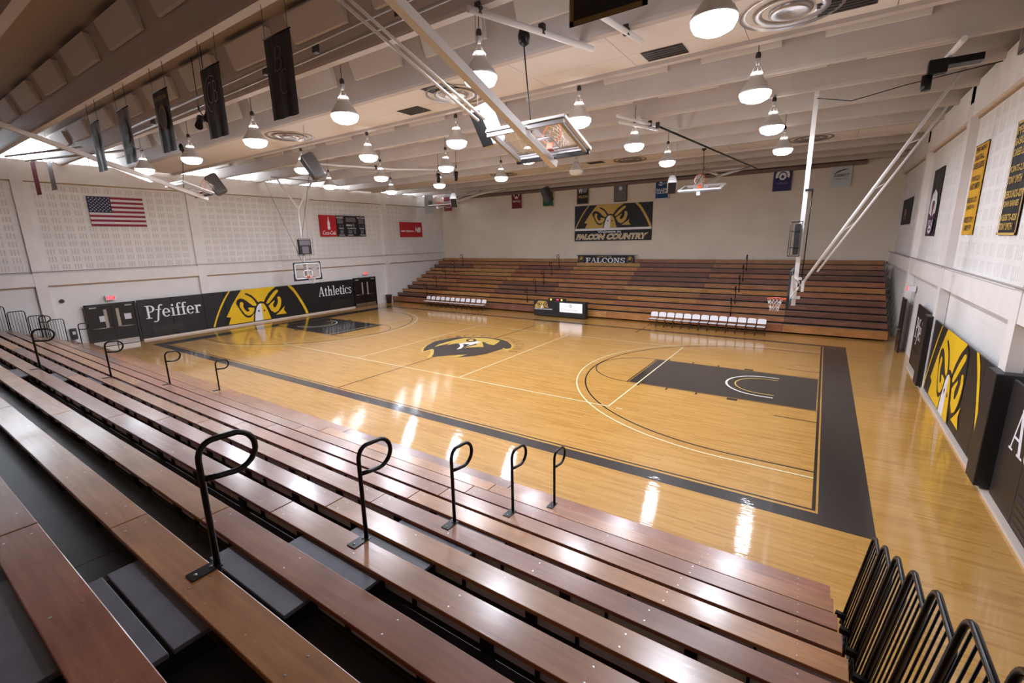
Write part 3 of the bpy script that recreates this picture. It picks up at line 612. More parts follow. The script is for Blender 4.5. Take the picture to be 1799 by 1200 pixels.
for side, x, tilt, cnt in (('right', 14.66, .14, 7), ('left', -16.63, -.0, 7)):
    for i in range(cnt):
        loc = (x, -11.1-.62*i, .46+.283*i)
        lb = 'black barred end rail, %s end of the foreground bleachers, %s' % (side, RO[i] if side == 'right' else RO[i].replace('nearest the camera', 'near the left edge').replace('below the frame edge', 'at the left edge'))
        if n0 == 0: o = EP; EP.location = loc; EP['label'] = lb; EP['group'] = 'bleacher end rails'
        else: o = dup(EP, loc, 0, lb, 'bleacher end rails')
        o.rotation_euler = (0, tilt, 0); n0 += 1

# ------------------------------------------------------------------ lamps
def lamp_proto(on):
    t = thing('high_bay_light', '', 'ceiling light'); m = MB()
    m.lathe([(.05, .70), (.06, .76), (.045, .82), (.0, .83)], 'dsteel', 12); m.lathe([(.02, .56), (.05, .6), (.05, .70)], 'gpaint', 10)
    for a in range(4): m.tube([(.04*math.cos(a*PI/2), .04*math.sin(a*PI/2), .62), (.125*math.cos(a*PI/2), .125*math.sin(a*PI/2), .36)], .007, 'gpaint', 5)
    m.build('ballast', parent=t)
    m = MB(); m.tube([(0, 0, .8), (0, 0, 2.0)], .009, 'dsteel', 6); m.build('rod', parent=t)
    m = MB(); m.lathe([(.0, .38), (.12, .38), (.15, .30), (.23, .18), (.32, .05), (.335, .0), (.32, .0), (.31, .02), (.15, .28), (0, .34)], 'alu', 28); m.build('reflector', parent=t)
    m = MB(); m.lathe([(.325, .02), (.325, -.04), (.28, -.13), (.17, -.185), (0, -.2)], 'lens' if on else 'lensoff', 28); m.build('lens', parent=t)
    m = MB(); m.lathe([(.125, .385), (.105, .42), (0, .42)], 'lens' if on else 'alu', 16); m.build('vent_glow', parent=t)
    if on:
        for typ, e, z in (('AREA', LAMP_W, -.21), ('POINT', LAMP_UP, -.34)):
            ld = bpy.data.lights.new('lamp_light', typ); ld.energy = e; ld.color = LAMP_C
            if typ == 'AREA': ld.shape = 'DISK'; ld.size = .5
            else: ld.shadow_soft_size = .12
            lo = bpy.data.objects.new('lamp_light', ld); C.objects.link(lo); lo.parent = t; lo.location = (0, 0, z)
    return t
POS = {'nearest': [(12.32, -9.12), (8.12, -9.31), (3.79, -9.2), (-.7, -9.08), (-5.28, -8.99), (-9.3, -9.1)],
 'second': [(12.36, -4.72), (8.19, -5.1), (3.87, -5.06), (-.23, -5.22), (-4.64, -5.07)],
 'third': [(12.34, -.65), (8.19, -.75), (3.95, -.9), (.13, -1.4), (-4.27, -1.19), (-8.86, -.86)],
 'farthest': [(12.32, 3.77), (8.08, 3.67), (3.9, 3.5), (.03, 2.85), (-4.25, 2.92), (-8.7, 3.39)]}
COLN = ['rightmost', 'second from the right', 'third from the right', 'fourth from the right', 'fifth from the right', 'leftmost']
ON = lamp_proto(True); OFF = None; n0 = 0
for rn, P in POS.items():
    for i, (x, y) in enumerate(P):
        cn = COLN[i] if i < len(P)-1 else 'leftmost'
        if rn == 'farthest' and i == 2:
            OFF = lamp_proto(False); OFF.location = (x, y, 8.16); OFF['label'] = 'unlit high-bay ceiling light with a clear lens, in the farthest row'; OFF['group'] = 'high-bay ceiling lights'; continue
        lb = 'lit round high-bay ceiling light, %s of the %s row' % (cn, rn)
        if n0 == 0: ON.location = (x, y, 8.16); ON['label'] = lb; ON['group'] = 'high-bay ceiling lights'; n0 = 1
        else: dup(ON, (x, y, 8.16), 0, lb, 'high-bay ceiling lights')

# round ceiling diffusers and square vents in the tiled bays
def diffuser_proto():
    t = thing('ceiling_diffuser', '', 'air diffuser'); m = MB()
    m.lathe([(.6, .08), (.72, .02), (.84, -.02), (.86, .0), (.86, .05)], 'diff', 40); m.build('outer_ring', parent=t)
    m = MB(); m.lathe([(.40, .07), (.48, 0), (.60, -.04), (.62, -.02)], 'diff', 36); m.build('middle_ring', parent=t)
    m = MB(); m.lathe([(.34, .05), (.36, -.03), (.30, -.06), (.22, -.03), (0, -.01)], 'diff', 32); m.build('centre_cone', parent=t)
    m = MB(); m.lathe([(.85, .055), (0, .055)], 'darkvent', 32); m.build('throat', parent=t); return t
DP = diffuser_proto()
for i, (x, y, lb) in enumerate([(13.05, -6.35, 'large round metal ceiling diffuser beside the brightest lamp, top right'), (5.0, -6.35, 'round metal ceiling diffuser beside the folded hoop near the ceiling centre'), (-3.25, -6.35, 'round metal ceiling diffuser above the hanging grey speaker, left'),
        (13.0, 7.6, 'round ceiling diffuser behind the upright white goal mast, far right'), (5.0, 7.6, 'round ceiling diffuser in the far tiled bay, mid ceiling'), (-3.1, 7.6, 'round ceiling diffuser in the far tiled bay, left')]):
    if i == 0: DP.location = (x, y, 9.06); DP['label'] = lb; DP['group'] = 'round ceiling diffusers'
    else: dup(DP, (x, y, 9.06), 0, lb, 'round ceiling diffusers')
for x, y, lb in [(10.6, -5.75, 'dark rectangular ceiling vent left of the unfolded strap, mid ceiling'), (13.9, -6.0, 'dark ceiling vent partly behind the large round diffuser'), (5.0, -7.0, 'small dark square ceiling vent just below the central round diffuser'), (2.9, -5.9, 'grey ceiling vent behind the third lamp of the nearest row'), (3.2, 7.3, 'dark vent in the far tiled ceiling bay')]:
    t = thing('ceiling_vent', lb, 'ceiling vent', (x, y, 9.06)); m = MB(); m.box(-.45, .45, -.3, .3, -.004, .008, 'darkvent'); m.build('opening', parent=t)
    m = MB(); 
    for j in range(5): m.box(-.43, .43, -.26+j*.12, -.24+j*.12, -.012, -.004, 'dsteel')
    m.build('louvres', parent=t)

# ------------------------------------------------------------------ basketball goals
def net_mesh(m, c, axis_down=(0, 0, -1), up=(1, 0, 0), r0=.225, r1=.13, h=.42, n=12):
    a = Vector(axis_down).normalized(); x = Vector(up).normalized(); y = a.cross(x); c = Vector(c); R = 5
    P = lambda i, j: c+a*(h*j/R)+(x*math.cos(2*PI*(i+(j % 2)*.5)/n)+y*math.sin(2*PI*(i+(j % 2)*.5)/n))*(r0+(r1-r0)*min(1, j/(R-1)))
    for j in range(R):
        for i in range(n):
            for dd in (0, 1):
                q = P(i+dd-(0 if j % 2 == 0 else 0) - (1 if (j % 2 == 0 and dd == 1) else 0), j+1); m.tube([P(i, j), q if (q-P(i, j)).length < .3 else P(i, j+1)], .0065, 'net', 4, caps=False)
def board_parts(t, Lx=1.83, H=1.07, pad_on=True, rear='gpaint'):
    """board in local xz-plane facing -y (towards the hoop); origin at board centre bottom +.15 = rim height 0"""
    z0, z1 = -.15, -.15+H; m = MB(); m.box(-Lx/2, Lx/2, 0, .012, z0, z1, 'glass'); bb = m.build('backboard', parent=t)
    m = MB(); e = .05
    for a in ((-Lx/2-.02, -Lx/2+e, z0, z1), (Lx/2-e, Lx/2+.02, z0, z1), (-Lx/2, Lx/2, z1-e, z1+.02), (-Lx/2, Lx/2, z0-.02, z0+e)): m.box(a[0], a[1], -.004, .05, a[2], a[3], 'wpaint' if not pad_on else 'lblue')
    m.build('board_frame', parent=bb)
    m = MB()
    for a in ((-.31, -.26, 0, .45), (.26, .31, 0, .45), (-.31, .31, .4, .45), (-.31, .31, 0, .05)): m.box(a[0], a[1], -.008, -.001, a[2], a[3], 'art_white')
    for a in ((-Lx/2+e, -Lx/2+e+.05, z0+e, z1-e), (Lx/2-e-.05, Lx/2-e, z0+e, z1-e), (-Lx/2+e, Lx/2-e, z1-e-.05, z1-e), (-Lx/2+e, Lx/2-e, z0+e, z0+e+.05)): m.box(a[0], a[1], -.006, -.001, a[2], a[3], 'art_white')
    m.build('target_square', parent=bb)
    if pad_on:
        m = MB(); m.box(-Lx/2-.05, Lx/2+.05, -.02, .06, z0-.06, z0+.02, 'bcloth', .015); m.box(-Lx/2-.05, -Lx/2+.02, -.02, .06, z0, z0+.38, 'bcloth', .015); m.box(Lx/2-.02, Lx/2+.05, -.02, .06, z0, z0+.38, 'bcloth', .015); m.build('edge_padding', parent=bb)
    m = MB(); m.tube([(.228*math.cos(2*PI*i/28), -.38+.228*math.sin(2*PI*i/28), 0) for i in range(28)], .01, 'rim', 8, closed=True); m.box(-.07, .07, -.16, -.0, -.03, .02, 'rim'); m.box(-.1, .1, -.03, 0, -.06, .06, 'rim')
    rm = m.build('rim', parent=t); m = MB(); net_mesh(m, (0, -.38, 0)); m.build('net', parent=rm)
def fixed_goal(label, x, rz, ytop, cage_label, diag_to):
    t = thing('basketball_goal', label, 'basketball goal', (x, 0, 3.02), rz); board_parts(t)
    m = MB(); m.tube([(0, .14, -.2), (0, .14, ytop)], .06, 'wpaint', sq=True) if diag_to else m.tube([(0, .28, -.1), (0, .28, ytop)], .065, 'wpaint', 12)
    m.build('mast', parent=t)
    m = MB(); m.box(-.08, .08, .04, .3, .02, .1, 'wpaint'); m.box(-.08, .08, .04, .3, .62, .7, 'wpaint'); m.tube([(-.5, .06, .1), (0, .25, .4), (.5, .06, .1)], .025, 'wpaint'); m.tube([(-.5, .06, .75), (0, .25, .5), (.5, .06, .75)], .025, 'wpaint'); m.box(-.05, .05, .02, .12, .05, .75, 'wpaint'); m.build('board_bracket', parent=t)
    if diag_to:
        m = MB(); m.tube([(0, .28, .42), (0, 3.55, 6.62)], .045, 'wpaint', 10); m.tube([(0, .68, .88), (0, 3.06, 5.2)], .03, 'wpaint', 10)
        for s in (.35, .6, .85): m.tube([(0, .28+3.27*s*.75, .42+6.2*s*.75), (0, .68+2.38*s*.98, .88+4.32*s*.98)], .015, 'wpaint', 6)
        m.box(-.05, .05, .3, .38, .25, .6, 'wpaint'); m.build('diagonal_brace', parent=t)
        m = MB(); m.tube([(.02, .29, .4), (.02, .31, 3.35)], .018, 'metal', 6); m.box(-.09, .09, .12, .33, 3.3, 3.36, 'metal'); m.build('cable_tray', parent=t)
    else:
        m = MB()
        for s in (-1, 1): m.tube([(0, .28, ytop), (s*1.15, .28, ytop+1.7)], .06, 'wpaint', 12)
        m.tube([(-1.5, .28, ytop+1.75), (1.5, .28, ytop+1.75)], .04, 'gpaint', 8); m.build('mast_fork', parent=t)
        m = MB(); m.tube([(0, .3, .6), (-.6, 2.6, 5.9)], .02, 'gpaint', 6); m.tube([(0, .3, 2.3), (-.8, -2.6, 6.1)], .012, 'strap', 5); m.build('diagonal_brace', parent=t)
    c = MB(); z = 1.42; c.box(-.42, .42, -.02, .12, z, z+.92, 'bcloth', .01); sc = c.build('shot_clock', parent=t)
    c = MB(); c.box(-.36, .36, -.03, -.02, z+.56, z+.86, 'led'); c.box(-.22, .22, -.03, -.02, z+.06, z+.48, 'led'); c.build('display', parent=sc)
    c = MB()
    for xx in (-.46, .46):
        for yy in (-.14, .16): c.tube([(xx, yy, z-.05), (xx, yy, z+.98)], .009, 'metal', 5)
        for zz in (-.05, .2, .7, .98): c.tube([(xx, -.14, z+zz), (xx, .16, z+zz)], .009, 'metal', 5)
    for zz in (-.05, .98): c.tube([(-.46, -.14, z+zz), (.46, -.14, z+zz)], .009, 'metal', 5); c.tube([(-.46, .16, z+zz), (.46, .16, z+zz)], .009, 'metal', 5)
    c.build('guard_cage', parent=sc)
    return t
fixed_goal('lowered basketball goal with white mast and diagonal braces, seen edge-on at right', 13.22, -PI/2, 7.14, '', True)
fixed_goal('lowered basketball goal with forked white mast before the left wall', -13.2, PI/2, 4.2, '', False)

def folded_goal(label, T, Pv, fork, strap=None, frame='wpaint'):
    """goal swung up under the roof: T lower tip of the mast, Pv pivot at the roof"""
    T = Vector(T); Pv = Vector(Pv); ax = (Pv-T).normalized(); t = thing('basketball_goal', label, 'basketball goal', tuple(T), 0, 'side goals folded up under the ceiling')
    x = Vector((1, 0, 0)); x = (x-ax*x.dot(ax)).normalized(); nz = x.cross(ax); nz = nz if nz.z > 0 else -nz    # board front faces up
    # local board frame: X=x, Z(board up)=ax, -Y(front)=nz
    hold = bpy.data.objects.new('board_hold', None)
    R = Matrix((x, -nz, ax)).transposed()
    if R.determinant() < 0: R = Matrix((-x, -nz, ax)).transposed()
    before = set(C.objects); board_parts(t, 1.83, 1.2, False)
    X = R.to_4x4(); X.translation = ax*.30+nz*.17
    for o in set(C.objects)-before:
        if o.parent == t: o.data.transform(X)
        else: o.data.transform(X)
    bpy.data.objects.remove(hold)
    Lm = (Pv-T).length
    m = MB(); m.tube([(0, 0, 0), ax*(Lm*(.72 if fork else 1))], .075, frame, sq=True)
    if fork:
        for s in (-1, 1): m.tube([ax*Lm*.7, ax*Lm+x*s*1.1], .06, frame, 10)
        m.tube([ax*Lm-x*1.4, ax*Lm+x*1.4], .04, frame, 8)
    else: m.tube([ax*Lm-x*.7, ax*Lm+x*.7], .05, frame, 8)
    m.build('mast', parent=t)
    m = MB()
    for s in (-.82, .82): m.tube([ax*.12+nz*.1+x*s, ax*1.32+nz*.1+x*s], .035, 'gpaint', sq=True)
    m.tube([ax*.15+nz*.08-x*.9, ax*.15+nz*.08+x*.9], .035, 'dsteel', sq=True); m.tube([ax*1.3+nz*.08-x*.9, ax*1.3+nz*.08+x*.9], .035, 'gpaint', sq=True); m.build('board_bracket', parent=t)
    m = MB()
    for s in (-.16, .0): m.tube([ax*1.9+x*(-.5+s)+nz*.0, ax*(Lm*.98)+x*(-1.0+s)+nz*.25], .025, frame, 6)
    m.build('fold_brace', parent=t)
    if strap: m = MB(); q = Vector(strap)-T; m.tube([ax*.95, q], .014, 'strap', 5); m.lathe([(.02, .0), (.1, .05), (.12, .2), (.09, .3), (.02, .34)], 'metal', 10, tuple(q)); m.build('winch_strap', parent=t)
    return t
folded_goal('large basketball goal folded up under the ceiling, nearest, glass board seen from below', (8.9, -7.75, 6.65), (8.75, -13.3, 8.77), False, (8.75, -8.7, 8.72))
folded_goal('basketball goal folded up on a long mast at the left, near the flag', (-9.1, -7.0, 7.12), (-9.2, -13.2, 9.25), False, (-9.1, -7.7, 9.0))
folded_goal('basketball goal folded up on a forked white mast above the far bleachers, right', (9.0, 5.5, 6.93), (9.0, 12.3, 8.7), True, (8.9, 6.6, 8.9))
folded_goal('basketball goal folded up at the far left, board edge-on beside a speaker', (-9.0, 7.75, 7.4), (-9.0, 14.3, 9.05), True)

# roof pipes, winches
def pipe(name, label, cat, segs, r, m='wpaint', extra=None):
    o = segs[0][0]; t = thing(name, label, cat, o); q = MB()
    for s in segs: q.tube([Vector(p)-Vector(o) for p in s], r, m, 8)
    q.build('tube', parent=t)
    if extra: extra(t, Vector(o))
    return t
def clamps(P): 
    def f(t, o):
        for p in P: m = MB(); p = Vector(p)-o; m.box(p.x-.06, p.x+.06, p.y-.05, p.y+.05, p.z-.07, p.z+.12, 'dsteel', .01); m.build('clamp', parent=t)
    return f
pipe('support_pipe', 'white pipe under the beams above the brightest lamp pair, ceiling centre', 'pipe', [[(8.55, -10.15, 8.92), (9.1, -8.6, 8.92), (9.55, -7.3, 8.92)]], .06, extra=clamps([(8.62, -9.95, 8.95), (9.1, -8.6, 8.95)]))
pipe('support_pipe', 'white pipe ending beside the black bordered banner, top centre', 'pipe', [[(9.8, -12.0, 8.9), (10.5, -7.0, 8.93)]], .055, extra=clamps([(10.1, -9.8, 8.95), (10.4, -7.6, 8.95)]))
pipe('support_pipe', 'white pipe carrying the black winch and brace at the far right ceiling', 'pipe', [[(15.95, -3.2, 8.9), (15.75, .4, 8.9)]], .06)
pipe('support_pipe', 'white pipe behind the strap, middle of the ceiling', 'pipe', [[(8.0, -1.9, 8.9), (9.0, 1.6, 8.9)], [(8.0, -1.7, 8.75), (8.7, .2, 8.75)]], .05, extra=clamps([(8.5, -.1, 8.9)]))
pipe('ceiling_track', 'pair of pale rails under a beam behind the near banners', 'track', [[(-6.5, -10.55, 8.95), (9.5, -10.95, 8.95)], [(-6.5, -10.25, 8.9), (9.5, -10.65, 8.9)]], .03, 'gpaint', clamps([(x, -10.5-.025*(x+3), 8.92) for x in (-4, 0, 3, 5, 7.5)]))
pipe('cross_pipe', 'long thin black rail crossing the ceiling towards the far right goal', 'pipe', [[(8.85, -.35, 8.75), (10.6, 11.8, 8.5)]], .035, 'metal', clamps([(8.85, -.35, 8.75)]))
pipe('cross_pipe', 'thin black wire draped from goal mast to the right wall', 'wire', [[(13.38, -.075, 8.9), (14.2, -.4, 8.62), (15.3, -.9, 8.7), (16.9, -1.5, 8.75)]], .012, 'metal')
pipe('cross_pipe', 'white pipe under the beams left of the ceiling centre, behind lamps', 'pipe', [[(-7.2, -3.0, 8.9), (-5.6, 1.0, 8.9), (-3.8, 2.6, 8.9)]], .05, extra=clamps([(-6.0, 0, 8.9)]))
pipe('cross_pipe', 'pale pipe frame at the left edge above the flag wall', 'pipe', [[(-15.6, -11.9, 9.0), (-10.5, -10.6, 8.95)], [(-15.6, -11.3, 8.9), (-9, -9.2, 8.9)]], .045, 'gpaint')
t = thing('winch', 'black winch motor under the beams at the far right ceiling', 'winch', (15.75, -2.3, 8.5)); m = MB(); m.box(-.22, .12, -.12, .12, .0, .3, 'metal', .02); m.lathe([(.09, -.3), (.1, -.28), (.1, .02), (.0, .02)], 'metal', 12, (-.2, .02, 0)); m.lathe([(0, -.3), (.09, -.3)], 'metal', 12, (-.2, .02, 0)); m.build('motor', parent=t)
m = MB(); m.box(.1, .7, -.04, .3, .16, .3, 'metal'); m.build('mount_plate', parent=t)

# ------------------------------------------------------------------ speakers and spotlights
def speaker(label, loc, rot, shell, sc=1):
    t = thing('speaker', label, 'loudspeaker', loc); t.rotation_euler = rot; m = MB()
    bm = bmesh.new(); bmesh.ops.create_cube(bm, size=1)
    for v in bm.verts: v.co = Vector((v.co.x*.42*sc*(1 if v.co.y < 0 else .6), v.co.y*.42*sc, v.co.z*.78*sc))
    bmesh.ops.bevel(bm, geom=list(bm.edges), offset=.09*sc, segments=4, profile=.5, affect='EDGES'); m.bm(bm, shell, True); bm.free(); m.build('cabinet', parent=t)
    m = MB(); m.box(-.17*sc, .17*sc, -.222*sc, -.205*sc, -.33*sc, .33*sc, 'grill', .01); m.build('grille', parent=t)
    m = MB(); Rm = t.rotation_euler.to_matrix().inverted()
    for x in (-.12, .12): p = Vector((x*sc, 0, .34*sc)); q = p+Rm@Vector((0, 0, 10.15-loc[2]-.34*sc*math.cos(rot[0]))); m.tube([p, q], .008, 'gpaint', 5)
    m.build('hanger', parent=t); return t
speaker('grey loudspeaker with dark grille hanging before the left scoreboard wall', (-1.3, -6.8, 7.75), (.5, -.1, -.5), 'spkd', 1.15)
speaker('grey loudspeaker hanging above the flag, near the left windows', (-10.3, -6.0, 7.92), (.5, -.1, -.6), 'spkd', 1.25)
speaker('white loudspeaker with black grille half hidden by the nearest folded goal', (7.7, -8.5, 7.5), (.5, 0, -.3), 'spk', 1.1)
speaker('white loudspeaker hanging in front of the blue college banner', (7.6, 6.3, 7.5), (.9, 0, .3), 'spk', 1.1)
speaker('dark loudspeaker hanging in front of the green banner', (.7, 6.4, 7.52), (.5, 0, -.4), 'grill', 1.1)
speaker('white loudspeaker with dark grille beside the far left folded goal', (-5.2, 5.2, 7.52), (.9, 0, .6), 'spk', 1.1)
def spot(label, loc, rz):
    t = thing('spotlight', label, 'spotlight', loc, rz); m = MB(); m.tube([(0, 0, -.2), (.18, 0, -.36), (.36, 0, -.5)], [.09, .085, .10], 'metal', 12); m.build('barrel', parent=t)
    m = MB(); m.tube([(0, 0, 0), (.1, .11, -.2), (.16, .11, -.34)], .014, 'metal', 5); m.tube([(0, 0, .12), (0, 0, 0)], .03, 'metal', 6); m.tube([(0, 0, .1), (0, 0, 10.14-loc[2])], .012, 'dsteel', 5); m.build('yoke', parent=t); return t
for lb, l, rz in (('black spotlight behind the third hanging banner, nearer the camera', (.0, -10.6, 8.8), -.6), ('black spotlight behind the fourth hanging banner', (-1.0, -10.4, 8.8), -.6), ('small dark spotlight on the ceiling rail left of two, mid ceiling', (-2.7, 1.2, 8.6), 2.4), ('small dark spotlight beside a lit lamp, right of two, mid ceiling', (-1.6, 1.3, 8.6), 2.4)): spot(lb, l, rz)

# ------------------------------------------------------------------ hanging and wall banners
def banner(name, label, cat, T, w, h, m, art=None, border=None, ropes=0, group=None, wave=.02, back=None):
    o = T(w/2, h, 0); t = thing(name, label, cat, o, 0, group); O = Vector(o); TT = lambda u, v, k=0: Vector(T(u, v, k))-O
    g = MB(); N = 8
    P = [(w*i/N, math.sin(i*1.7)*wave) for i in range(N+1)]
    for (u0, k0), (u1, k1) in zip(P, P[1:]):
        g.face([TT(u0, 0, k0-wave), TT(u1, 0, k1-wave), TT(u1, h, 0), TT(u0, h, 0)], m, True); g.face([TT(u0, h, -.004), TT(u1, h, -.004), TT(u1, 0, k1-wave-.004), TT(u0, 0, k0-wave-.004)], back or m, True)
    if border:
        for a in (rect(0, 0, .05, h), rect(w-.05, 0, w, h), rect(0, 0, w, .05), rect(0, h-.05, w, h)): g.poly(a, border, lay(TT, wave*.5+.006))
    g.build('cloth', parent=t)
    g = MB(); g.tube([TT(-.02, h, 0), TT(w+.02, h, 0)], .012, 'metal', 6); g.build('top_rod', parent=t)
    if art: g = MB(); art(g, lambda u, v, k=0: TT(u, v, wave*.6+.008+k)); g.build('print', parent=t)
    if ropes:
        for x in (.05, w-.05): g = MB(); g.tube([TT(x, h, 0), TT(x, h+ropes, 0)], .006, 'dsteel', 4); g.build('cord', parent=t)
    return t
NB = lambda x: FF(-12.19, 14.03+(x-14.03)*.963-.395, 7.197)
def script_mono(letters):
    return lambda g, T: (put_text(g, letters, T, .2, .55, .62, 1.05, 'maroonart', -.01, .2), g.poly(ringsec(.41, .8, .26, .3, .02, .02, 200, 380), 'maroonart', T))
for i, (x, m, art, lb) in enumerate([
  (5.77, 'bcloth', lambda g, T: (put_text(g, 'B', T, .25, .72, .5, 1.1, 'maroonart', -.02, .25), put_text(g, 'C', T, .36, .34, .6, .74, 'maroonart', -.02, .2)), 'black hanging banner with faint script letters, nearest the camera'),
  (3.28, 'bcloth', lambda g, T: (put_text(g, 'CB', T, .2, .62, .6, 1.02, 'greytxt', -.02, .1), g.poly(ringsec(.4, .78, .3, .34, .02, .02, 60, 250), 'greytxt', lay(T, .001)), put_text(g, 'GUILFORD', T, .2, .3, .62, .4, 'maroonart', 0)), 'black hanging banner with looped white monogram, second from right'),
  (.8, 'bcloth', lambda g, T: (put_text(g, 'HUNTINGDON', T, .1, 1.08, .7, 1.17, 'artgold', 0), g.poly(ellipse(.4, .72, .2, .26, 24), 'tan', T), g.poly(ellipse(.4, .72, .14, .2, 24), 'bcloth', lay(T, .001)), put_text(g, 'H', T, .3, .6, .5, .86, 'artgold', .01)), 'black hanging banner with gold emblem, middle of the five near banners'),
  (-1.62, 'gcloth', lambda g, T: (g.poly(ellipse(.4, .75, .22, .3, 24), 'bcloth', T), g.poly(ellipse(.4, .78, .12, .14, 20), 'greytxt', lay(T, .001)), g.poly(rect(.15, .2, .65, .35), 'bcloth', T)), 'silver and black hanging banner, fourth of the five near banners'),
  (-3.87, 'gcloth', lambda g, T: (g.poly(ellipse(.4, .8, .2, .26, 24), 'greytxt', T), put_text(g, 'A', T, .3, .65, .5, .95, 'bcloth', .01)), 'shiny grey hanging banner, leftmost of the five near banners')]):
    banner('hanging_banner', lb, 'banner', NB(x), .79, 1.28, m, art, None, .53, 'banners hanging from the near beam', .012)
banner('hanging_banner', 'large black banner with tan border cut off by the top frame edge', 'banner', FF(-12.19, 11.52, 7.25), .84, 1.25, 'bcloth', None, 'tan', .51, None, .0)
WB = lambda x, w=1.0: FF(17.02, x-w/2, 7.7)
def b_art1(g, T): g.poly(ellipse(.5, 1.1, .3, .33, 6), 'art_white', T); put_text(g, 'M', lay(T, .002), .3, .92, .7, 1.28, 'maroon', .03); put_text(g, 'MARYVILLE', lay(T, .002), .12, .5, .88, .68, 'art_white', .01)
def b_art2(g, T): g.poly([(.2, .5), (.8, .42), (.85, .8), (.6, .9), (.4, .75)], 'art_white', T); g.poly([(.25, .8), (.5, 1.2), (.75, 1.0), (.6, .85)], 'artgold', lay(T, .002))
def b_art3(g, T): put_text(g, 'W', T, .12, .8, .5, 1.25, 'art_white', .04); g.poly([(.4, 1.05), (.7, 1.3), (.9, 1.1), (.8, .85), (.55, .85)], 'greytxt', T); put_text(g, 'WILSON', T, .1, .45, .9, .65, 'artgold', .02)
def b_art4(g, T): g.poly(ellipse(.5, .95, .18, .2, 20), 'greytxt', T); g.poly(ellipse(.5, .95, .1, .12, 16), 'art_white', lay(T, .002)); put_text(g, 'COLLEGE', T, .22, .6, .78, .68, 'greytxt', 0)
def b_art5(g, T): put_text(g, 'S', T, .25, .9, .55, 1.35, 'art_white', .03); g.poly([(.2, .95), (.9, 1.0), (.85, 1.12), (.3, 1.06)], 'greytxt', lay(T, .002)); put_text(g, 'SALEM', T, .12, .56, .88, .72, 'art_white', .03); put_text(g, 'COLLEGE', T, .12, .36, .88, .52, 'art_white', .03)
def b_art6(g, T): g.poly(ringsec(.5, .9, .38, .38, .14, .14, -20, 200, 24), 'art_white', T); g.poly(ellipse(.5, .86, .2, .22, 18), 'art_white', lay(T, .001)); g.poly(ellipse(.5, .84, .08, .1, 10), 'purple', lay(T, .003)); put_text(g, 'ROANOKE', T, .2, .4, .8, .52, 'greytxt', 0)
def b_art7(g, T): g.poly([(.1, .72), (.3, .9), (.6, 1.0), (.85, .98), (.6, .93), (.4, .85)], 'maroonart', T); put_text(g, 'AVERETT', T, .12, .58, .88, .74, 'maroonart', .01, .2); put_text(g, 'UNIVERSITY', T, .2, .42, .8, .5, 'greytxt', 0)
for x, m, art, bd, lb in ((-8.36, 'maroon', b_art1, None, 'maroon wall banner with white bird emblem, leftmost on the far wall'), (-5.27, 'green', b_art2, 'artgold', 'green wall banner with gold border behind a dark loudspeaker'), (-2.16, 'navy', b_art3, 'tan', 'dark navy wall banner with white W, just above the falcon banner'),
   (.92, 'grey', b_art4, 'bcloth', 'plain grey wall banner with small round crest'), (3.98, 'blue', b_art5, 'art_white', 'blue wall banner with white lettering behind a white loudspeaker'), (11.38, 'purple', b_art6, None, 'purple wall banner with round white emblem, beside the goal mast'), (14.36, 'white', b_art7, None, 'white wall banner with grey swoosh, rightmost on the far wall')):
    banner('wall_banner', lb, 'banner', WB(x), 1.0, 1.7, m, art, bd, 0, 'college banners on the far wall', .012)
banner('wall_banner', 'white banner with dark letters hanging by the far left corner', 'banner', FL(-16.2, 13.95, 7.55), 1.1, 1.65, 'white', lambda g, T: put_text(g, 'NB', T, .5, .75, .95, 1.15, 'maroonart', .03), None, 0, None, .012)
banner('wall_banner', 'maroon banner hanging behind the far left folded goal', 'banner', FF(16.6, -16.3, 7.85), 1.0, 1.6, 'maroon', lambda g, T: put_text(g, 'COVENANT', T, .15, .25, .85, .4, 'art_white', .01), None, 0, None, .012)
for y, m, w, z0, z1, lb in ((-11.05, 'maroon', .62, 7.5, 8.95, 'narrow maroon banner edge-on below the left windows'), (-10.5, 'gcloth', .62, 7.75, 9.0, 'narrow silvery banner edge-on below the left windows')):
    T = (lambda y0: lambda u, v, k=0: (-16.2+u*.9, y0+k*.5+u*.06, z0+v))(y); banner('hanging_banner', lb, 'banner', T, w, z1-z0, m, None, None, 1.18, None, .02)
# right wall banners
XR = 17.27
def lines(rows, col): 
    def f(g, T):
        for v, h, a, b, s in rows: put_text(g, s, T, a*1.13, v*1.09, b*1.13, (v+h)*1.09, col, .02)
    return f
gold_rows = [(2.02, .13, .12, .5, 'PFEIFFER'), (2.02, .13, .6, 1.02, "MEN'S"), (1.83, .13, .18, .95, 'BASKETBALL'), (1.62, .15, .1, 1.05, 'CAREER LEADERS'), (1.3, .15, .2, .9, 'POINTS-2,201'), (1.12, .15, .15, .98, 'ANDY SMITH'), (.78, .15, .12, .95, 'REBOUNDS-1,207'), (.6, .15, .2, .85, 'JAKE W'), (.3, .15, .15, .9, 'ASSISTS-709'), (.1, .15, .25, .85, 'AMY P')]
blk_rows = [(1.95, .15, .1, 1.1, 'PFEIFFER'), (1.74, .15, .1, 1.1, 'BASKETBALL'), (1.53, .15, .1, 1.1, 'CAREER LEADERS'), (1.2, .15, .1, 1.0, 'POINTS-2,201'), (1.0, .15, .1, .9, 'TONY SMITH'), (.72, .15, .1, 1.1, 'REBOUNDS-829'), (.52, .15, .1, 1.0, 'JOHN BARNES'), (.28, .13, .1, 1.05, 'ASSISTS-828'), (.1, .14, .1, .9, 'TONY SMITH')]
banner('wall_banner', 'gold vertical banner with black record lettering on the right wall', 'banner', FR(XR, 1.61, 4.94), 1.3, 2.4, 'goldcloth', lines(gold_rows, 'bcloth'), None, 0, 'banners on the right wall', .012)
